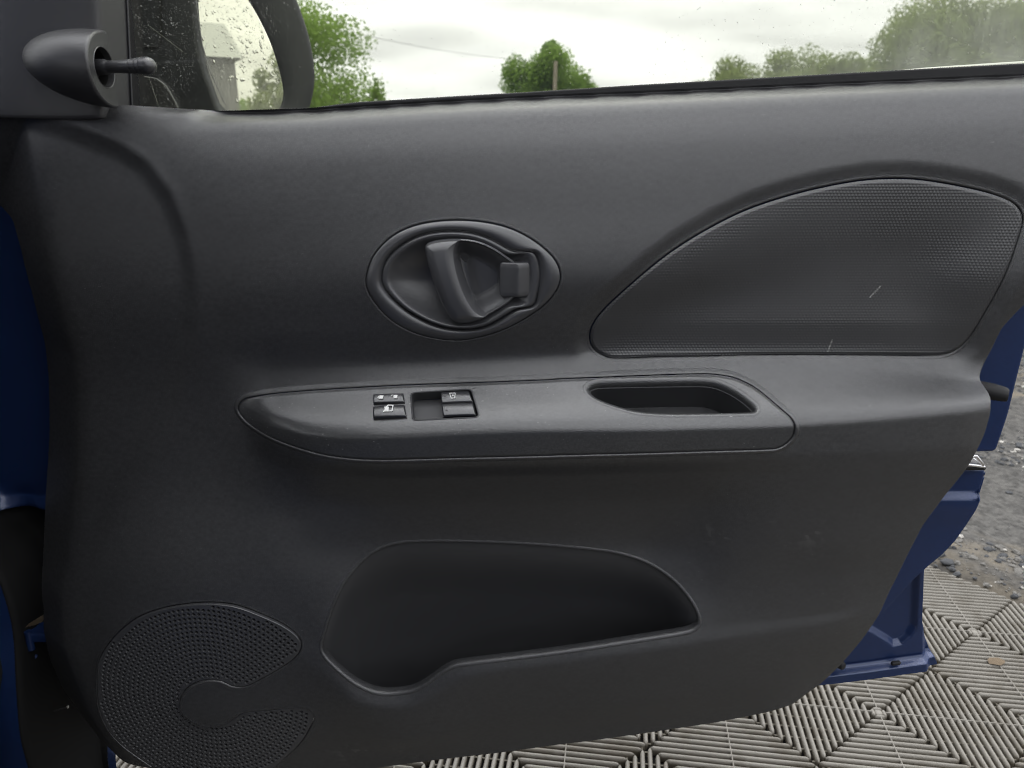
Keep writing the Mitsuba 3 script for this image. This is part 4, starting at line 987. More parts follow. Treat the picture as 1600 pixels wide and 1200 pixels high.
scene['window_dirt'] = {'type': 'mask', 'opacity': proc(film), 'bsdf': {'type': 'principledthin', 'base_color': rgb(0.72, 0.735, 0.68), 'roughness': 0.9, 'diff_trans': 1.3}}
k = put(DOOR + '__dirt_film', sheet(gx, 0.8412, gz, np.full(40, GT), -0.05), 'window_dirt', smooth=False)
labels[k] = {'label': 'thin dried dirt film on the side window', 'kind': 'stuff'}

# inner belt seal: hidden at the front, rising out of the trim towards the rear
sp_ = np.array(ARMREST['seal'])
put(DOOR + '__window_seal', prism(np.vstack([sp_ - [0, 0.020], sp_[::-1]]), 0.832, 0.839, 0.0016), 'rubber', smooth=40)
bp_ = np.array(ARMREST['belt'])
k = put(DOOR + '__belt_strip', prism(np.vstack([bp_ - [0, 0.022], bp_[::-1]]), 0.872, 0.880, 0.002), 'print_white', smooth=40)
labels[k] = {'label': 'pale outer belt strip behind the glass'}
put(DOOR + '__glass_run_channel', prism(np.array([(-0.374, 1.24), (-0.3831, 1.1501), (-0.3946, 1.043), (-0.4075, 1.035), (-0.3935, 1.1501), (-0.386, 1.24)])[::-1], 0.823, 0.85, 0.0012), 'rubber', smooth=40)
put(DOOR + '__glass_run_edge', tube([(-0.3955, 0.8225, 1.042), (-0.3842, 0.8225, 1.1501), (-0.3750, 0.8225, 1.24)], 0.0011, 8), 'smooth_plastic', smooth=60)

# --- corner cover with the mirror adjuster
COVER = DOOR + '__corner_cover'


def build_cover():
    zt = 1.235
    lo_f, lo_s = 1.0375, 1.0445

    def xf(z):
        return -0.4105 + (z - 1.04) * 0.125

    def xs(z):
        return -0.3948 + (z - 1.045) * 0.107
    cols = [(-0.66, 0.800, 1.0395, 0), (-0.60, 0.797, 1.039, 0), (-0.553, 0.7935, 1.0385, 0), (-0.550, 0.7975, 1.0385, 0), (-0.548, 0.7935, 1.0385, 0), (-0.520, 0.7890, 1.0375, 0), (-0.495, 0.7862, 1.0368, 0), (-0.470, 0.7850, 1.0362, 0), (-0.44, 0.7845, 1.0358, 0)]
    t = np.linspace(0, 1, 12)
    rows = []
    nz = 40
    cc = [(x, y, z0) for x, y, z0, _ in cols]
    for q in t:
        cc.append(('f', q, lo_f - 0.0014 + q * 0.001))
    for q in np.linspace(0.1, 1, 10):
        cc.append(('s', q, lo_f + (lo_s - lo_f) * q))
    v = []
    for i in range(nz + 4):
        for a, b, z0 in cc:
            s = (i - 3) / nz
            z = z0 + 0.004 + max(s, 0) * (zt - z0 - 0.004)
            pull = [1.0, 0.35, 0.08, 0.0][i] if i < 4 else 0.0
            if i < 4:
                z = z0 + [0.0, 0.0003, 0.0014, 0.004][i]
            if a == 'f':
                x = xf(z) - 0.014 + 0.0165 * b
                y = 0.7845 + 0.0035 * b ** 4
                if b == 1:
                    x, y = xf(z) + 0.0028, 0.7895
            elif a == 's':
                x = xf(z) + 0.0028 + (xs(z) - xf(z) - 0.0028) * b
                y = 0.7895 + 0.040 * b
            else:
                x, y = a, b
            v.append((x, y + 0.0035 * pull + (0.02 if i == 0 else 0), z))
    return tri(v, grid_faces(nz + 4, len(cc)))


put(COVER, build_cover(), 'cover_plastic', smooth=35)
labels[COVER] = {'label': 'tall charcoal corner cover carrying the mirror adjuster'}


def build_adjuster():
    x0, x1 = -0.4735, -0.3935
    s = np.linspace(0, 1, 60) ** 1.6
    th = np.linspace(-np.pi / 2, np.pi / 2, 48)
    hc = np.array([0.7705, 1.0822])
    v = []
    for q in s:
        g = (1 - (1 - q) ** 2.1) ** 0.55
        zc = 1.0905 - 0.0085 * q
        for a in th:
            zz = math.sin(a)
            v.append((x0 + (x1 - x0) * q, 0.7855 - 0.0440 * g * abs(math.cos(a)) ** 0.85, zc + (0.0345 if zz > 0 else 0.0360) * g * zz))
    f = [grid_faces(60, 48)]
    end = np.array(v[-48:])
    prev = len(v) - 48
    k = np.arange(47)
    mid = np.array([x1, 0.775, 1.0822])
    for dx, sc in ((0.0013, 0.990), (0.0022, 0.965), (0.0025, 0.935)):
        w = mid + (end - mid) * sc
        w[:, 0] = x1 + dx
        v += [tuple(q) for q in w]
        now = len(v) - 48
        f.append(np.vstack([np.stack([prev + k, prev + k + 1, now + k + 1], 1), np.stack([prev + k, now + k + 1, now + k], 1)]))
        prev = now
    shell = tri(v, np.vstack(f))
    face = sg.Polygon(np.vstack([np.array(v[-48:])[:, 1:], [(0.7865, 1.1135), (0.7865, 1.0480)]])).buffer(0).union(sg.Point(*hc).buffer(0.0208, 24)).difference(sg.Point(*hc).buffer(0.0180, 24))
    if face.geom_type != 'Polygon':
        face = max(face.geoms, key=lambda q: q.area)
    m = trimesh.creation.extrude_polygon(face, 0.0015, engine='earcut')
    w = np.asarray(m.vertices)
    m.vertices = np.column_stack([x1 + 0.0010 + w[:, 2], w[:, 0], w[:, 1]])
    t = np.linspace(0, 2 * np.pi, 48, endpoint=False)

    def loop(rad, dx_):
        return np.column_stack([np.full(48, x1 + dx_), hc[0] + rad * np.cos(t), hc[1] + rad * np.sin(t)])
    rim = tri(np.vstack([loop(0.0190, 0.0024), loop(0.0184, 0.0030), loop(0.0179, 0.0027), loop(0.0177, 0.0015), loop(0.0176, -0.004)]), grid_faces(5, 48, True))
    wall = tri(np.vstack([loop(0.0206, 0.0020), loop(0.0204, -0.014)]), grid_faces(2, 48, True))
    cup = tri(np.vstack([loop(0.0176, -0.0035), loop(0.0170, -0.016), loop(0.0005, -0.018)]), grid_faces(3, 48, True))
    return cat([shell, m, rim, wall]), cup


am, ac = build_adjuster()
put(DOOR + '__adjuster_housing', am, 'cover_plastic', smooth=35)
labels[DOOR + '__adjuster_housing'] = {'label': 'bullet-shaped housing of the mirror adjuster'}
put(DOOR + '__adjuster_opening', ac, 'deep_black', smooth=40)
stick = [(-0.012, 0.0), (-0.012, 0.0075), (0.0, 0.0072), (0.003, 0.0060), (0.006, 0.0056), (0.020, 0.0060), (0.0282, 0.0066), (0.0286, 0.0060), (0.0290, 0.0060), (0.0294, 0.0068), (0.0345, 0.0073), (0.0349, 0.0066), (0.0353, 0.0066), (0.0357, 0.0075), (0.0395, 0.0079), (0.0399, 0.0072), (0.0403, 0.0072), (0.0407, 0.0080)]
stick += [(0.0450 + 0.0082 * math.sin(a), 0.0082 * math.cos(a)) for a in np.linspace(0, math.pi / 2, 9)]
dx = np.array([0.985, -0.17, 0.004])
dx /= np.linalg.norm(dx)
dy = np.array([0.17, 0.985, 0])
put(DOOR + '__adjuster_stick', framed(revolve_x(stick, 32), [-0.3900, 0.7700, 1.0826], dx, dy, [0, 0, 1]), 'smooth_plastic', smooth=40)

# --- outer mirror
MN = np.array([0.372, -0.928, 0.0])
MC = np.array([-0.345, 1.02, 1.12])


def on_mirror(x, z, c=0.0):
    """A point of the tilted mirror plane above (x, z), c metres in front of it."""
    y = MC[1] + (x - MC[0]) * MN[0] / -MN[1] * 1.0
    return np.stack([x + MN[0] * c, y + MN[1] * c, z], -1)


glass_ring = smooth_ring(spline_closed([(-0.400, 1.235), (-0.4010, 1.1839), (-0.3975, 1.1404), (-0.3905, 1.107), (-0.3800, 1.079), (-0.3665, 1.0559), (-0.3542, 1.0476), (-0.3302, 1.046), (-0.3080, 1.0555), (-0.2990, 1.0728), (-0.2993, 1.0957), (-0.3068, 1.1331), (-0.3189, 1.166), (-0.3300, 1.1875), (-0.345, 1.215), (-0.365, 1.240)], 0.002), 2)
m = trimesh.creation.triangulate_polygon(sg.Polygon(glass_ring), engine='earcut')
put(DOOR + '__mirror_glass', tri(on_mirror(m[0][:, 0], m[0][:, 1]), m[1]), 'mirror_silver', smooth=False)
labels[DOOR + '__mirror_glass'] = {'label': 'wet mirror glass reflecting sky and trees'}
house_ring = smooth_ring(spline_closed([(-0.43, 1.245), (-0.4095, 1.185), (-0.4060, 1.1404), (-0.3985, 1.105), (-0.3880, 1.0765), (-0.3720, 1.0529), (-0.3560, 1.0390), (-0.3102, 1.036), (-0.2790, 1.0470), (-0.2665, 1.0680), (-0.2600, 1.1014), (-0.2625, 1.1414), (-0.2715, 1.1784), (-0.2842, 1.2151), (-0.30, 1.25)], 0.002), 4)
n_ = len(house_ring)


def by_fraction(r, n):
    c = r.mean(0)
    a = np.arctan2(r[:, 1] - c[1], r[:, 0] - c[0])
    o = np.argsort(a)
    a, r = a[o], r[o]
    t = np.linspace(-np.pi, np.pi, n, endpoint=False)
    return np.column_stack([np.interp(t, np.concatenate([a - 2 * np.pi, a, a + 2 * np.pi]), np.tile(r[:, k], 3)) for k in (0, 1)])


gi, go = by_fraction(glass_ring, 160), by_fraction(house_ring, 160)
rows = [on_mirror(gi[:, 0], gi[:, 1], -0.002)]
for t, c in ((0.0, 0.001), (0.02, 0.004), (0.10, 0.0075), (0.45, 0.0105), (0.85, 0.0100), (0.96, 0.0075), (1.0, 0.003)):
    q = gi + (go - gi) * t
    rows.append(on_mirror(q[:, 0], q[:, 1], c))
oc = go.mean(0)
for s_, back in ((1.0, -0.012), (0.99, -0.03), (0.93, -0.055), (0.80, -0.075), (0.5, -0.09), (0.05, -0.096)):
    q = oc + (go - oc) * s_
    rows.append(on_mirror(q[:, 0], q[:, 1], back))
put(DOOR + '__mirror_housing', tri(np.vstack(rows), grid_faces(len(rows), 160, True)), 'mirror_plastic', smooth=40)
labels[DOOR + '__mirror_housing'] = {'label': 'black outer mirror housing beyond the window'}
# mount between door and mirror, with its cover plate
mount = [(-0.430, 1.235), (-0.4250, 1.10), (-0.4300, 1.035), (-0.3150, 1.036), (-0.3250, 1.0533), (-0.3345, 1.0891), (-0.3380, 1.115), (-0.3376, 1.1457), (-0.3320, 1.235)]
put(DOOR + '__mirror_mount', prism(smooth_ring(spline_closed(mount, 0.003, sharp=True), 1), 0.872, 0.884, 0.004), 'mirror_plastic', smooth=40)
groove = [(-0.4083, 1.1124), (-0.3835, 1.1124), (-0.3785, 1.1140), (-0.3768, 1.1190), (-0.3717, 1.1576), (-0.366, 1.23)]
put(DOOR + '__mount_seam', tube(np.column_stack([np.array(groove)[:, 0], np.full(6, 0.8712), np.array(groove)[:, 1]]), 0.0011, 6), 'deep_black', smooth=60)
low_plate = [(-0.425, 1.036), (-0.362, 1.036), (-0.365, 1.055), (-0.374, 1.074), (-0.3833, 1.0812), (-0.3941, 1.0831), (-0.425, 1.0845)]
put(DOOR + '__mount_foot', prism(smooth_ring(spline_closed(low_plate, 0.002, sharp=True), 2), 0.864, 0.873, 0.002), 'smooth_plastic', smooth=40)
seam2 = np.array([(-0.4063 + 0.0845, 1.235), (-0.3195, 1.19), (-0.3200, 1.15), (-0.3190, 1.115), (-0.3140, 1.09), (-0.303, 1.06), (-0.292, 1.036)]) + [-0.0145, 0]
put(DOOR + '__mount_edge', tube(np.column_stack([seam2[:, 0], np.full(7, 0.8722), seam2[:, 1]]), 0.0007, 6), 'print_grey', smooth=60)

# rain drops on the mirror glass: flattened beads, one mesh of all (past counting)
r_ = np.random.default_rng(11)
ball = trimesh.creation.icosphere(1, 1.0)
mp = sg.Polygon(glass_ring).buffer(-0.004)
ms = []
while len(ms) < 420:
    x, z = r_.uniform(-0.40, -0.295), r_.uniform(1.045, 1.235)
    if not mp.contains(sg.Point(x, z)) or r_.random() > 0.25 + 0.75 * float(z > 1.09) * float(meshkit.noise(np.array([[x * 40, z * 22, 0]]))[0] > 0.40):
        continue
    a = 0.0005 + 0.0010 * r_.random() ** 2.5
    b = a * r_.uniform(1.1, 2.2)
    w = ball.vertices
    p = on_mirror(x + w[:, 0] * a, z + w[:, 2] * b + w[:, 0] * -a * 0.4, 0.0)
    p = p + np.outer(w[:, 1] * a * 0.55 + a * 0.30, MN)
    ms.append(tri(p, ball.faces))
k = put(DOOR + '__rain_drops', cat(ms), 'water', smooth=True)
labels[k] = {'label': 'rain drops beaded on the mirror glass', 'kind': 'stuff'}
# drops and specks on the window in front of the mirror
k = put(DOOR + '__dust_specks', dust_discs(2400, (-0.395, -0.24), (1.04, 1.17), (0.00016, 0.00062), 21), 'dust', smooth=False)
labels[k] = {'label': 'dried dust specks on the window in front of the mirror', 'kind': 'stuff'}
scr = [((-0.3740, 1.129), (-0.3420, 1.104)), ((-0.3815, 1.0805), (-0.3745, 1.0485)), ((-0.2940, 1.0700), (-0.2790, 1.0600))]
for a, b in scr:
    put(DOOR + '__glass_scratch', tube([(a[0], 0.8408, a[1]), (b[0], 0.8408, b[1])], 0.00010, 5), 'dust', smooth=False)

# ---------------------------------------------------------------- the car the door hangs on (hinge side at the left, cabin behind the viewer's left)
HINGE = np.array([-0.645, 0.885])
ER, EI = np.array([0.45, -0.893]), np.array([-0.893, -0.45])


def car_pt(r, i, z):
    """r metres rearward of the hinge along the car's side, i metres inward, z up."""
    p = HINGE + ER * r + EI * i
    return [p[0], p[1], z]


def car_box(r0, r1, i0, i1, z0, z1, rad=0.02):
    b = rounded_box(r1 - r0, i1 - i0, z1 - z0, rad, 12)
    return framed(b, car_pt((r0 + r1) / 2, (i0 + i1) / 2, (z0 + z1) / 2), [*ER, 0], [*EI, 0], [0, 0, 1])


# door pillar: pressed blue face turned to the rear, between the hinge line and the cabin
EDGE_Z = [0.0, 0.16, 0.22, 0.30, 0.36, 0.42, 0.47, 0.52, 0.58, 0.66, 1.12]
EDGE_X = [-0.626, -0.627, -0.628, -0.630, -0.631, -0.634, -0.645, -0.672, -0.690, -0.70, -0.70]


def pillar(t0, t1, n, z0, z1, m):
    """Strip of the pillar: t from -1 (inner end) over 0 (the gap's edge) to 1 (outer end)."""
    z = np.linspace(z0, z1, m)
    e = PchipInterpolator(EDGE_Z, EDGE_X)(z)
    tt = np.linspace(t0, t1, n)
    X = np.where(tt[:, None] < 0, e[None] + tt[:, None] * (1.15 + e[None]), e[None] + tt[:, None] * (np.interp(z, [0.2, 0.3], [-0.598, -0.50])[None] - e[None]))
    Z = np.repeat(z[None], n, 0)
    front = sstep(0.010, -0.012, X - e[None]) * sstep(0.66, 0.55, Z)
    Y = 0.895 - 0.105 * front * (0.55 + 0.45 * sstep(0.52, 0.25, Z)) - 0.014 * np.exp(-((Z - 0.556) / 0.006) ** 2) * sstep(-0.600, -0.615, X)
    Y = Y + 0.012 * (meshkit.fbm(np.stack([X * 14, Z * 9, 0 * X], -1), 2, 3) - 0.5) * sstep(0.6, 0.5, Z)
    Y = Y + 0.030 * np.exp(-((X - e[None] - 0.035) / 0.022) ** 2) * sstep(0.60, 0.50, Z) * sstep(0.12, 0.2, Z)
    return tri(np.stack([X, Y, Z], -1).reshape(-1, 3), grid_faces(n, m))


put(CAR + '__door_pillar', cat([pillar(-1, -0.03, 80, 0.02, 1.12, 200), pillar(-0.03, 0, 4, 0.553, 1.12, 90), pillar(0, 1, 30, 0.553, 1.12, 90), pillar(0.62, 1, 12, 0.02, 0.20, 30)]), 'blue_paint', smooth=True)
labels[CAR + '__door_pillar'] = {'label': 'dark blue pillar face beside the hinge'}
put(CAR + '__hinge_gap', cat([pillar(-0.03, 0, 5, 0.02, 0.553, 120), pillar(0, 1, 30, 0.20, 0.553, 80), pillar(0, 0.62, 24, 0.02, 0.20, 40)]), 'deep_black', smooth=True)
labels[CAR + '__hinge_gap'] = {'label': 'black rubber-lined gap under the hinge'}
put(CAR + '__door_hinge', cat([framed(rounded_box(0.045, 0.03, 0.014, 0.004), [-0.622, 0.846, 0.393], [1, 0, 0], [0, 1, 0], [0, 0, 1]), tube([(-0.636, 0.832, 0.376), (-0.636, 0.832, 0.404)], 0.0045, 10)]), 'blue_paint', smooth=40)
put(CAR + '__check_strap', tube([(-0.624, 0.832, 0.277), (-0.602, 0.828, 0.287)], 0.0020, 10), 'bright_metal', smooth=40)
put(CAR + '__hinge_bolt', tube([(-0.639, 0.842, 0.360), (-0.636, 0.834, 0.363)], 0.0030, 10), 'blue_paint', smooth=40)
# the rest of the body, which shades the door from the left and behind
put(CAR + '__sill', car_box(0.28, 1.15, -0.02, 0.16, 0.20, 0.36, 0.04), 'blue_paint')
put(CAR + '__floor', car_box(-0.2, 1.9, 0.15, 1.45, 0.22, 0.28, 0.02), 'seat_cloth')
put(CAR + '__roof', car_box(0.25, 2.3, 0.05, 1.40, 1.44, 1.50, 0.03), 'blue_paint')
put(CAR + '__dashboard', car_box(-0.45, 0.30, 0.05, 1.45, 0.30, 0.98, 0.06), 'seat_cloth')
put(CAR + '__far_side', car_box(-0.3, 2.3, 1.42, 1.50, 0.25, 1.0, 0.03), 'blue_paint')
put(CAR + '__rear_side', car_box(1.12, 2.6, 0.0, 0.09, 0.25, 1.0, 0.04), 'blue_paint')
put(CAR + '__rear_pillar', car_box(1.10, 1.22, 0.05, 0.14, 0.95, 1.48, 0.03), 'blue_paint')
put(CAR + '__seat', cat([car_box(0.42, 0.95, 0.25, 0.75, 0.30, 0.58, 0.08), car_box(0.88, 1.05, 0.25, 0.75, 0.50, 1.15, 0.07)]), 'seat_cloth')
put(CAR + '__cowl', car_box(-0.5, 0.30, 0.03, 1.40, 0.96, 1.06, 0.04), 'rubber')
put(CAR + '__front_wing', car_box(-0.9, -0.06, 0.02, 0.30, 0.30, 0.95, 0.06), 'blue_paint')
pil = [car_pt(0.10, 0.06, 0.98), car_pt(0.32, 0.10, 1.2), car_pt(0.60, 0.16, 1.47)]
put(CAR + '__windscreen_pillar', tube(pil, 0.05, 12), 'blue_paint', smooth=60)

# a dry leaf caught at the hinge
k = put('dry_leaf', tri([(-0.6385, 0.8320, 0.4100), (-0.6285, 0.8280, 0.4190), (-0.6165, 0.8260, 0.4270), (-0.6065, 0.8280, 0.4330), (-0.6065, 0.8310, 0.4240), (-0.6165, 0.8320, 0.4170), (-0.6265, 0.8340, 0.4120)], [(0, 1, 6), (1, 2, 5), (1, 5, 6), (2, 3, 4), (2, 4, 5)]), 'dry_leaf', smooth=False)
labels[k] = {'label': 'curled brown leaf scrap caught above the hinge at the left edge', 'category': 'leaf'}

# ---------------------------------------------------------------- the yard
gx_ = np.concatenate([np.linspace(-120, -4, 20), np.linspace(-3, 0.4, 20), np.linspace(0.5, 3.6, 160), np.linspace(4, 120, 20)])
gy_ = np.concatenate([np.linspace(-60, -1, 16), np.linspace(-0.5, 1.1, 12), np.linspace(1.2, 5.2, 200), np.linspace(5.6, 160, 24)])
GXX, GYY = np.meshgrid(gx_, gy_, indexing='ij')
near = ((GXX > 0.4) & (GXX < 3.7) & (GYY > 1.15) & (GYY < 5.3)).astype(float)


def ground_z(x, y):
    p = np.stack([x, y, 0 * x], -1)
    return 0.030 * (meshkit.fbm(p * 2.2, 3, 1) - 0.5) + 0.016 * (meshkit.fbm(p * 14, 3, 2) - 0.5)


MAT_T, MAT_YAW, RR = np.array([0.6771, 1.1253]), -0.1421, 0.1414
mc, msn = math.cos(MAT_YAW), math.sin(MAT_YAW)


def to_mat(x, y):
    dx_, dy_ = x - MAT_T[0], y - MAT_T[1]
    return mc * dx_ + msn * dy_, -msn * dx_ + mc * dy_


def beyond_mat(x, y):
    a, b = to_mat(x, y)
    return a + b - 6 * RR  # > 0 past the mat's edge (times sqrt 2)


lift_ = sstep(-0.01, 0.10, beyond_mat(GXX, GYY))
GZZ = np.where(lift_ > 0, ground_z(GXX, GYY) * near * lift_ + 0.006 * lift_, 0.0)
put('ground', tri(np.stack([GXX, GYY, GZZ], -1).reshape(-1, 3), grid_faces(len(gx_), len(gy_))), 'ground_mat', smooth=True)
labels['ground'] = {'label': 'worn sandy yard with patches of dark grit', 'kind': 'structure'}


def pebbles(n, seed, size, dens):
    r = np.random.default_rng(seed)
    proto = [trimesh.creation.icosphere(1, 1.0) if i < 2 else trimesh.creation.icosahedron() for i in range(6)]
    for q in proto:
        q.vertices *= r.uniform(0.7, 1.25, (len(q.vertices), 1))
    out = {0: [], 1: [], 2: []}
    while n > 0:
        y = 1.45 + 4.0 * r.random() ** 1.4
        x = r.uniform(0.62, 0.80 + y * 0.55)
        if beyond_mat(x, y) < 0.02 or r.random() > dens(x, y):
            continue
        n -= 1
        s = size[0] + (size[1] - size[0]) * r.random() ** 3
        q = proto[r.integers(6)]
        a = r.uniform(0, 6.28)
        v = q.vertices * s * r.uniform(0.6, 1.2, 3) * [1, 1, 0.7]
        v = np.column_stack([v[:, 0] * math.cos(a) - v[:, 1] * math.sin(a), v[:, 0] * math.sin(a) + v[:, 1] * math.cos(a), v[:, 2]])
        z = float(ground_z(np.array([x]), np.array([y]))[0]) + 0.006
        out[int(r.choice(3, p=[0.5, 0.44, 0.06]))].append(tri(v + [x, y, z + s * 0.2], q.faces))
    return out


def patchy(x, y):
    return np.clip(min(max((beyond_mat(x, y) - 0.12) * 3, 0.12), 1) * (float(meshkit.fbm(np.array([[x * 1.9, y * 1.9, 1.0]]), 3, 5)[0]) - 0.50 + 0.12 * min(max(y - 1.75, 0), 1)) * 6, 0.02, 1)


g1 = pebbles(11000, 3, (0.0022, 0.0125), patchy)
for i, (col, txt) in enumerate((('stone_dark', 'dark'), ('stone_grey', 'grey'), ('stone_pale', 'pale'))):
    k = put('gravel', cat(g1[i]), col, smooth=False)
    labels[k] = {'label': f'loose {txt} crushed stone scattered over the yard right of the door', 'kind': 'stuff'}

STONES = [((1.0215, 1.672), 0.016, 'stone_grey', 'grey stone lying just past the mat edge, the paler of two'), ((1.100, 1.655), 0.0135, 'stone_dark', 'small black stone lying just past the mat edge'),
          ((1.500, 2.320), 0.026, 'stone_pale', 'white stone at the right edge of the yard, farthest from the mat'), ((1.335, 1.985), 0.021, 'stone_pale', 'flat white stone midway between mat and dark gravel'),
          ((1.080, 2.020), 0.018, 'stone_pale', 'whitish stone close beside the blue door edge')]
ico = trimesh.creation.icosphere(2, 1.0)
for i, ((x, y), s, col, txt) in enumerate(STONES):
    v = ico.vertices * (0.75 + 0.5 * meshkit.noise(ico.vertices * 1.6 + i * 7.7)[:, None]) * s * [1.25, 0.9, 0.62]
    z = float(ground_z(np.array([x]), np.array([y]))[0]) + 0.006
    k = put('stone', tri(v + [x, y, z + s * 0.35], ico.faces), col, smooth=25)
    labels[k] = {'label': txt, 'category': 'stone'}

# --- ribbed floor tiles: every rib a bar of its own
PITCH_R = RR / 11
HALF_W = 0.0039


def rib_mesh(half, tip):
    """A round-topped bar along x with tapering ends."""
    prof = np.array([(-HALF_W, 0.002), (-HALF_W, 0.0125), (-HALF_W * 0.80, 0.0158), (-HALF_W * 0.40, 0.0176), (0, 0.0180), (HALF_W * 0.40, 0.0176), (HALF_W * 0.80, 0.0158), (HALF_W, 0.0125), (HALF_W, 0.002)])
    xs_ = [-half, -half + tip * 0.5, -half + tip, half - tip, half - tip * 0.5, half]
    sc = [0.25, 0.75, 1.0, 1.0, 0.75, 0.25]
    rows = []
    for x, s in zip(xs_, sc):
        z = prof[:, 1].copy()
        z[1:-1] -= (1 - s) * 0.0035
        rows.append(np.column_stack([np.full(9, x), prof[:, 0] * s, z]))
    v = np.vstack(rows)
    f = [grid_faces(6, 9)]
    for b in (0, 45):
        f.append(np.array([(b, b + i, b + i + 1) for i in range(1, 8)]))
    return tri(v, np.vstack(f))


ribs = {}
for kk in range(1, 22):
    r = (kk - 0.25) * PITCH_R
    half = min(r, 2 * RR - r) - 0.001
    if half > 0.006:
        ribs[kk] = (r, mikit.ply(rib_mesh(half, min(0.006, half * 0.45)), 'tile_plastic', smooth=50))
hub = mikit.ply(framed(rounded_box(0.013, 0.013, 0.016, 0.003, 10), [0, 0, 0.0095], [1, 0, 0], [0, 1, 0], [0, 0, 1]), 'tile_plastic', smooth=40)
spine = mikit.ply(framed(rounded_box(2 * RR - 0.012, 0.0022, 0.0168, 0.0009, 8), [RR + 0.003, 0, 0.0098], [1, 0, 0], [0, 1, 0], [0, 0, 1]), 'tile_plastic', smooth=40)
links = []
for qd in range(4):
    ca, sa = math.cos(qd * math.pi / 2), math.sin(qd * math.pi / 2)
    for off_ in np.arange(-8, 9) * 0.0263:
        lo = abs(off_) + 0.004
        hi = 2 * RR - abs(off_) - 0.004
        if hi - lo > 0.01 and abs(off_) > 0.004:
            b = trimesh.creation.box((hi - lo, 0.0030, 0.007))
            b.apply_translation([(lo + hi) / 2, off_, 0.0075])
            v = b.vertices.copy()
            b.vertices = np.column_stack([v[:, 0] * ca - v[:, 1] * sa, v[:, 0] * sa + v[:, 1] * ca, v[:, 2]])
            links.append(b)
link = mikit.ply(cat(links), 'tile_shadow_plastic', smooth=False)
TILES = [((0, 0), 'ribbed cream floor tile right under the low corner of the door'), ((1, 1), 'ribbed cream floor tile at the edge of the mat, beside the sandy ground, with a brown leaf on it'),
         ((-1, -1), 'ribbed cream floor tile cut by the lower right edge of the photo'), ((-2, 0), 'ribbed cream floor tile mostly behind the bottom of the trim, left of the door corner tile'),
         ((-3, -1), 'ribbed cream floor tile of which only a strip shows under the map pocket'), ((-5, -1), 'ribbed cream floor tile showing only a few ribs below the speaker grille'),
         ((1, -1), 'ribbed cream floor tile just touching the right edge near the bottom corner')]
for (i, j), txt in TILES:
    base = 'floor_tile'
    n = 0
    while base in labels:
        n += 1
        base = f'floor_tile_{n:03d}'
    labels[base] = {'label': txt, 'category': 'floor tile', 'group': 'ribbed floor tiles clipped together as a mat'}
    gxy = np.array([i, j]) * 2 * RR
    wx, wy = MAT_T[0] + mc * gxy[0] - msn * gxy[1], MAT_T[1] + msn * gxy[0] + mc * gxy[1]
    place = T().translate([wx, wy, 0]).rotate([0, 0, 1], math.degrees(MAT_YAW))
    cnt = 0
    for qd in range(4):
        q = place.rotate([0, 0, 1], 90 * qd)
        scene[f'{base}__spine' + (f'_{qd:03d}' if qd else '')] = {**spine, 'to_world': q}
        for kk, (r, sh) in ribs.items():
            scene[f'{base}__rib' + (f'_{cnt:03d}' if cnt else '')] = {**sh, 'to_world': q.translate([r, 0, 0]).rotate([0, 0, 1], 90)}
            cnt += 1
    scene[f'{base}__hub'] = {**hub, 'to_world': place}
    scene[f'{base}__link_bars'] = {**link, 'to_world': place}
    labels[f'{base}__link_bars'] = {'label': 'low cross bars joining the ribs', 'kind': 'stuff'}

# the mat goes on under the viewer and the door: tiles the photo shows nothing of, each one mesh
one = []
for qd in range(4):
    for kk in ribs:
        r = (kk - 0.25) * PITCH_R
        half = min(r, 2 * RR - r) - 0.001
        ca, sa = math.cos(qd * math.pi / 2), math.sin(qd * math.pi / 2)
        m = rib_mesh(half, min(0.006, half * 0.45))
        v = np.asarray(m.vertices)
        px1, py1 = r - v[:, 1], v[:, 0]
        m.vertices = np.column_stack([px1 * ca - py1 * sa, px1 * sa + py1 * ca, v[:, 2]])
        one.append(m)
whole = mikit.ply(cat(one), 'tile_plastic', smooth=50)
shown = {t for t, _ in TILES}
n = len(TILES) - 1
for i in range(-7, 4):
    for j in range(-9, 3):
        gxy = np.array([i, j]) * 2 * RR
        wx, wy = MAT_T[0] + mc * gxy[0] - msn * gxy[1], MAT_T[1] + msn * gxy[0] + mc * gxy[1]
        if (i + j) % 2 or i + j > 2 or (i, j) in shown or not (-0.35 < wy < 2.1 and -0.95 < wx < 1.5):
            continue
        n += 1
        k = f'floor_tile_{n:03d}'
        scene[k] = {**whole, 'to_world': T().translate([wx, wy, 0]).rotate([0, 0, 1], math.degrees(MAT_YAW))}
        labels[k] = {'label': 'ribbed cream floor tile hidden under the door or outside the photo', 'category': 'floor tile', 'group': 'ribbed floor tiles clipped together as a mat'}

lv = np.array([(-0.022, -0.006, 0.0), (-0.012, -0.013, 0.003), (0.003, -0.015, 0.001), (0.018, -0.009, 0.004), (0.026, 0.003, 0.002), (0.014, 0.012, 0.005), (0.002, 0.010, 0.007), (-0.010, 0.014, 0.004), (-0.020, 0.006, 0.003), (0, 0, 0.006)])
k = put('dry_leaf', tri(lv * 0.75 + [0.978, 1.262, 0.0195], [(a, (a + 1) % 9, 9) for a in range(9)]), 'dry_leaf', smooth=False)
labels[k] = {'label': 'tan scrap of dry leaf lying on the tile at the mat edge', 'category': 'leaf'}

# ---------------------------------------------------------------- trees, pole and wire beyond the window


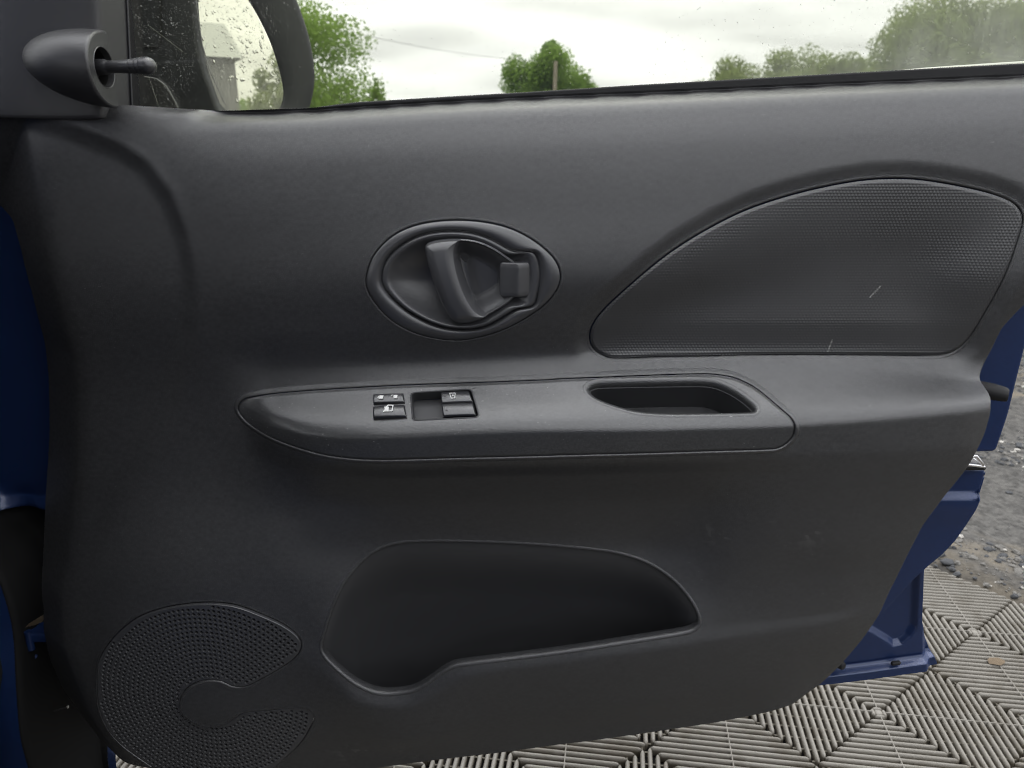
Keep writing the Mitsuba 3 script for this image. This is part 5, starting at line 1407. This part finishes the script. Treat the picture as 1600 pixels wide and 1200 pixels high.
def tree(name, x, y, base, top, rx, ry, n, leafm, label, seed, size=0.11, group=None, lobes=16, trunk_r=0.16, core=0.72):
    """Tapered trunk with limbs, and a crown of many small leaves in uneven clumps."""
    r = np.random.default_rng(seed)
    h = top - base
    cz = (base + top) / 2
    cl = []
    for i in range(lobes):
        d = r.normal(size=3)
        d /= np.linalg.norm(d)
        q = r.uniform(0.45, 0.92)
        cl.append((x + d[0] * rx * q, y + d[1] * ry * q, cz + d[2] * h * 0.5 * q * (0.95 if d[2] > 0 else 1), r.uniform(0.22, 0.40)))
    cl.append((x, y, cz, core))
    cl = np.array(cl)
    which = r.choice(len(cl), n, p=cl[:, 3] ** 2.2 / (cl[:, 3] ** 2.2).sum())
    d = r.normal(size=(n, 3))
    d /= np.linalg.norm(d, axis=1, keepdims=True)
    rad = r.random(n) ** 0.45
    c = cl[which]
    jag = 0.72 + 0.55 * meshkit.noise(d * 2.3 + which[:, None] * 3.1, seed)
    p = c[:, :3] + d * (rad * c[:, 3] * jag)[:, None] * np.array([rx, ry, h * 0.5])
    keep = meshkit.fbm(p * 1.3, 3, seed) > 0.29
    p = p[keep]
    n = len(p)
    s = size * r.uniform(0.55, 1.25, n)
    u = r.normal(size=(n, 3))
    u /= np.linalg.norm(u, axis=1, keepdims=True)
    w = np.cross(u, r.normal(size=(n, 3)))
    w /= np.linalg.norm(w, axis=1, keepdims=True)
    v = np.stack([p - u * s[:, None], p + w * (s * 0.45)[:, None], p + u * s[:, None], p - w * (s * 0.45)[:, None]], 1).reshape(-1, 3)
    f = np.array([(0, 1, 2), (0, 2, 3)])
    f = (f[None] + (np.arange(n) * 4)[:, None, None]).reshape(-1, 3)
    key, i = name, 0
    while key in labels:
        i += 1
        key = f'{name}_{i:03d}'
    scene[key + '__crown'] = mikit.ply(tri(v, f), leafm)
    limbs = [tube([(x, y, -0.1), (x + 0.05, y, cz * 0.5), (x, y + 0.05, cz), (x, y, top - h * 0.15)], [trunk_r, trunk_r * 0.8, trunk_r * 0.5, 0.03], 10)]
    for q in cl[:10]:
        z0 = max(0.8, cz - h * 0.3 * r.random())
        limbs.append(tube([(x, y, z0), ((x + q[0]) / 2, (y + q[1]) / 2, (z0 + q[2]) / 2 + 0.1), tuple(q[:3])], [trunk_r * 0.4, trunk_r * 0.25, 0.015], 7))
    scene[key + '__trunk'] = mikit.ply(cat(limbs), 'bark', smooth=50)
    labels[key] = {'label': label, 'category': 'tree'}
    if group:
        labels[key]['group'] = group


tree('tree', -7.2, 21.0, 0.2, 4.7, 4.1, 3.0, 90000, 'leaf_fresh', 'large bright green tree directly behind the outer mirror', 41, 0.062, lobes=30, core=0.86)
tree('tree', -3.55, 21.5, 0.4, 2.75, 0.60, 0.6, 4000, 'leaf_fresh', 'small sapling at the right foot of the large tree behind the mirror', 42, 0.06, lobes=7, trunk_r=0.05)
tree('tree', 1.66, 34.0, 0.6, 5.45, 2.0, 1.7, 60000, 'leaf_fresh', 'round green tree standing alone behind the timber pole', 43, 0.075, lobes=20, core=0.84)
tree('hedge_tree', 12.0, 40.0, 0.3, 5.5, 3.0, 2.0, 48000, 'leaf_olive', 'left end of the low hedge trees, thin and ragged against the sky', 44, 0.085, lobes=24, core=0.85)
tree('hedge_tree', 15.0, 40.0, 0.3, 6.2, 3.2, 2.2, 56000, 'leaf_olive', 'middle low hedge tree beside the tall tree at the right', 45, 0.085, lobes=24, core=0.85)
tree('hedge_tree', 17.6, 39.0, 0.3, 5.6, 3.2, 2.2, 48000, 'leaf_olive', 'lowest hedge tree at the left foot of the tall tree', 46, 0.085, lobes=24, core=0.85)
tree('tree', 14.9, 27.5, 0.2, 6.15, 2.9, 2.6, 76000, 'leaf_olive', 'tall olive green tree with ragged top, left of the one in the top right corner', 47, 0.075, lobes=28, core=0.86)
tree('tree', 18.8, 28.5, 0.2, 7.0, 3.1, 2.8, 76000, 'leaf_olive', 'tallest tree in the top right corner of the window', 48, 0.075, lobes=28, core=0.86)
# trees and a shed behind the viewer, seen only in the mirror
tree('conifer', 10.8, -19.5, 0.3, 3.9, 1.5, 1.5, 9000, 'leaf_olive', 'dark tree reflected in the lower right of the outer mirror', 49, 0.09)
tree('bush', 9.3, -21.5, 0.1, 2.75, 2.4, 1.6, 12000, 'leaf_fresh', 'yellow green bush reflected at the bottom of the outer mirror', 50, 0.08, lobes=8, trunk_r=0.06)
shed_o = np.array([5.45, -15.8, 0])
labels['shed'] = {'label': 'grey shed with dark wall and pale roof, reflected at the left of the outer mirror', 'category': 'shed'}
w = trimesh.creation.box((3.0, 3.0, 2.8))
put('shed__wall', framed(w, shed_o + [0, 0, 1.4], [0.97, 0.24, 0], [-0.24, 0.97, 0], [0, 0, 1]), 'shed_roof', smooth=False)
w = trimesh.creation.extrude_polygon(sg.Polygon([(-1.65, 0), (1.65, 0), (0.0, 0.85)]), 3.3, engine='earcut')
v = np.asarray(w.vertices)
w.vertices = np.column_stack([v[:, 2] - 1.65, v[:, 0], v[:, 1]])
put('shed__roof', framed(w, shed_o + [0, 0, 2.802], [0.97, 0.24, 0], [-0.24, 0.97, 0], [0, 0, 1]), 'shed_wall', smooth=False)
w = trimesh.creation.box((1.0, 0.06, 2.0))
put('shed__door', framed(w, shed_o + np.array([-0.36, 1.46 + 0.02, 1.0]), [0.97, 0.24, 0], [-0.24, 0.97, 0], [0, 0, 1]), 'shed_roof', smooth=False)

k = put('timber_pole', tube([(1.60, 30.0, -0.1), (1.60, 30.0, 2.4), (1.63, 30.0, 4.16)], [0.09, 0.08, 0.07], 12), 'weathered_wood', smooth=50)
labels[k] = {'label': 'weathered timber pole standing in front of the round tree', 'category': 'pole'}
t = np.linspace(0, 1, 24)
wp = np.column_stack([1.63 - 9.4 * t, 30 - 6.0 * t, 4.14 + 0.95 * t - 1.3 * t * (1 - t)])
k = put('overhead_wire', tube(wp, 0.006, 6), 'rubber', smooth=60)
labels[k] = {'label': 'thin overhead wire sagging from the timber pole towards the left', 'category': 'wire'}
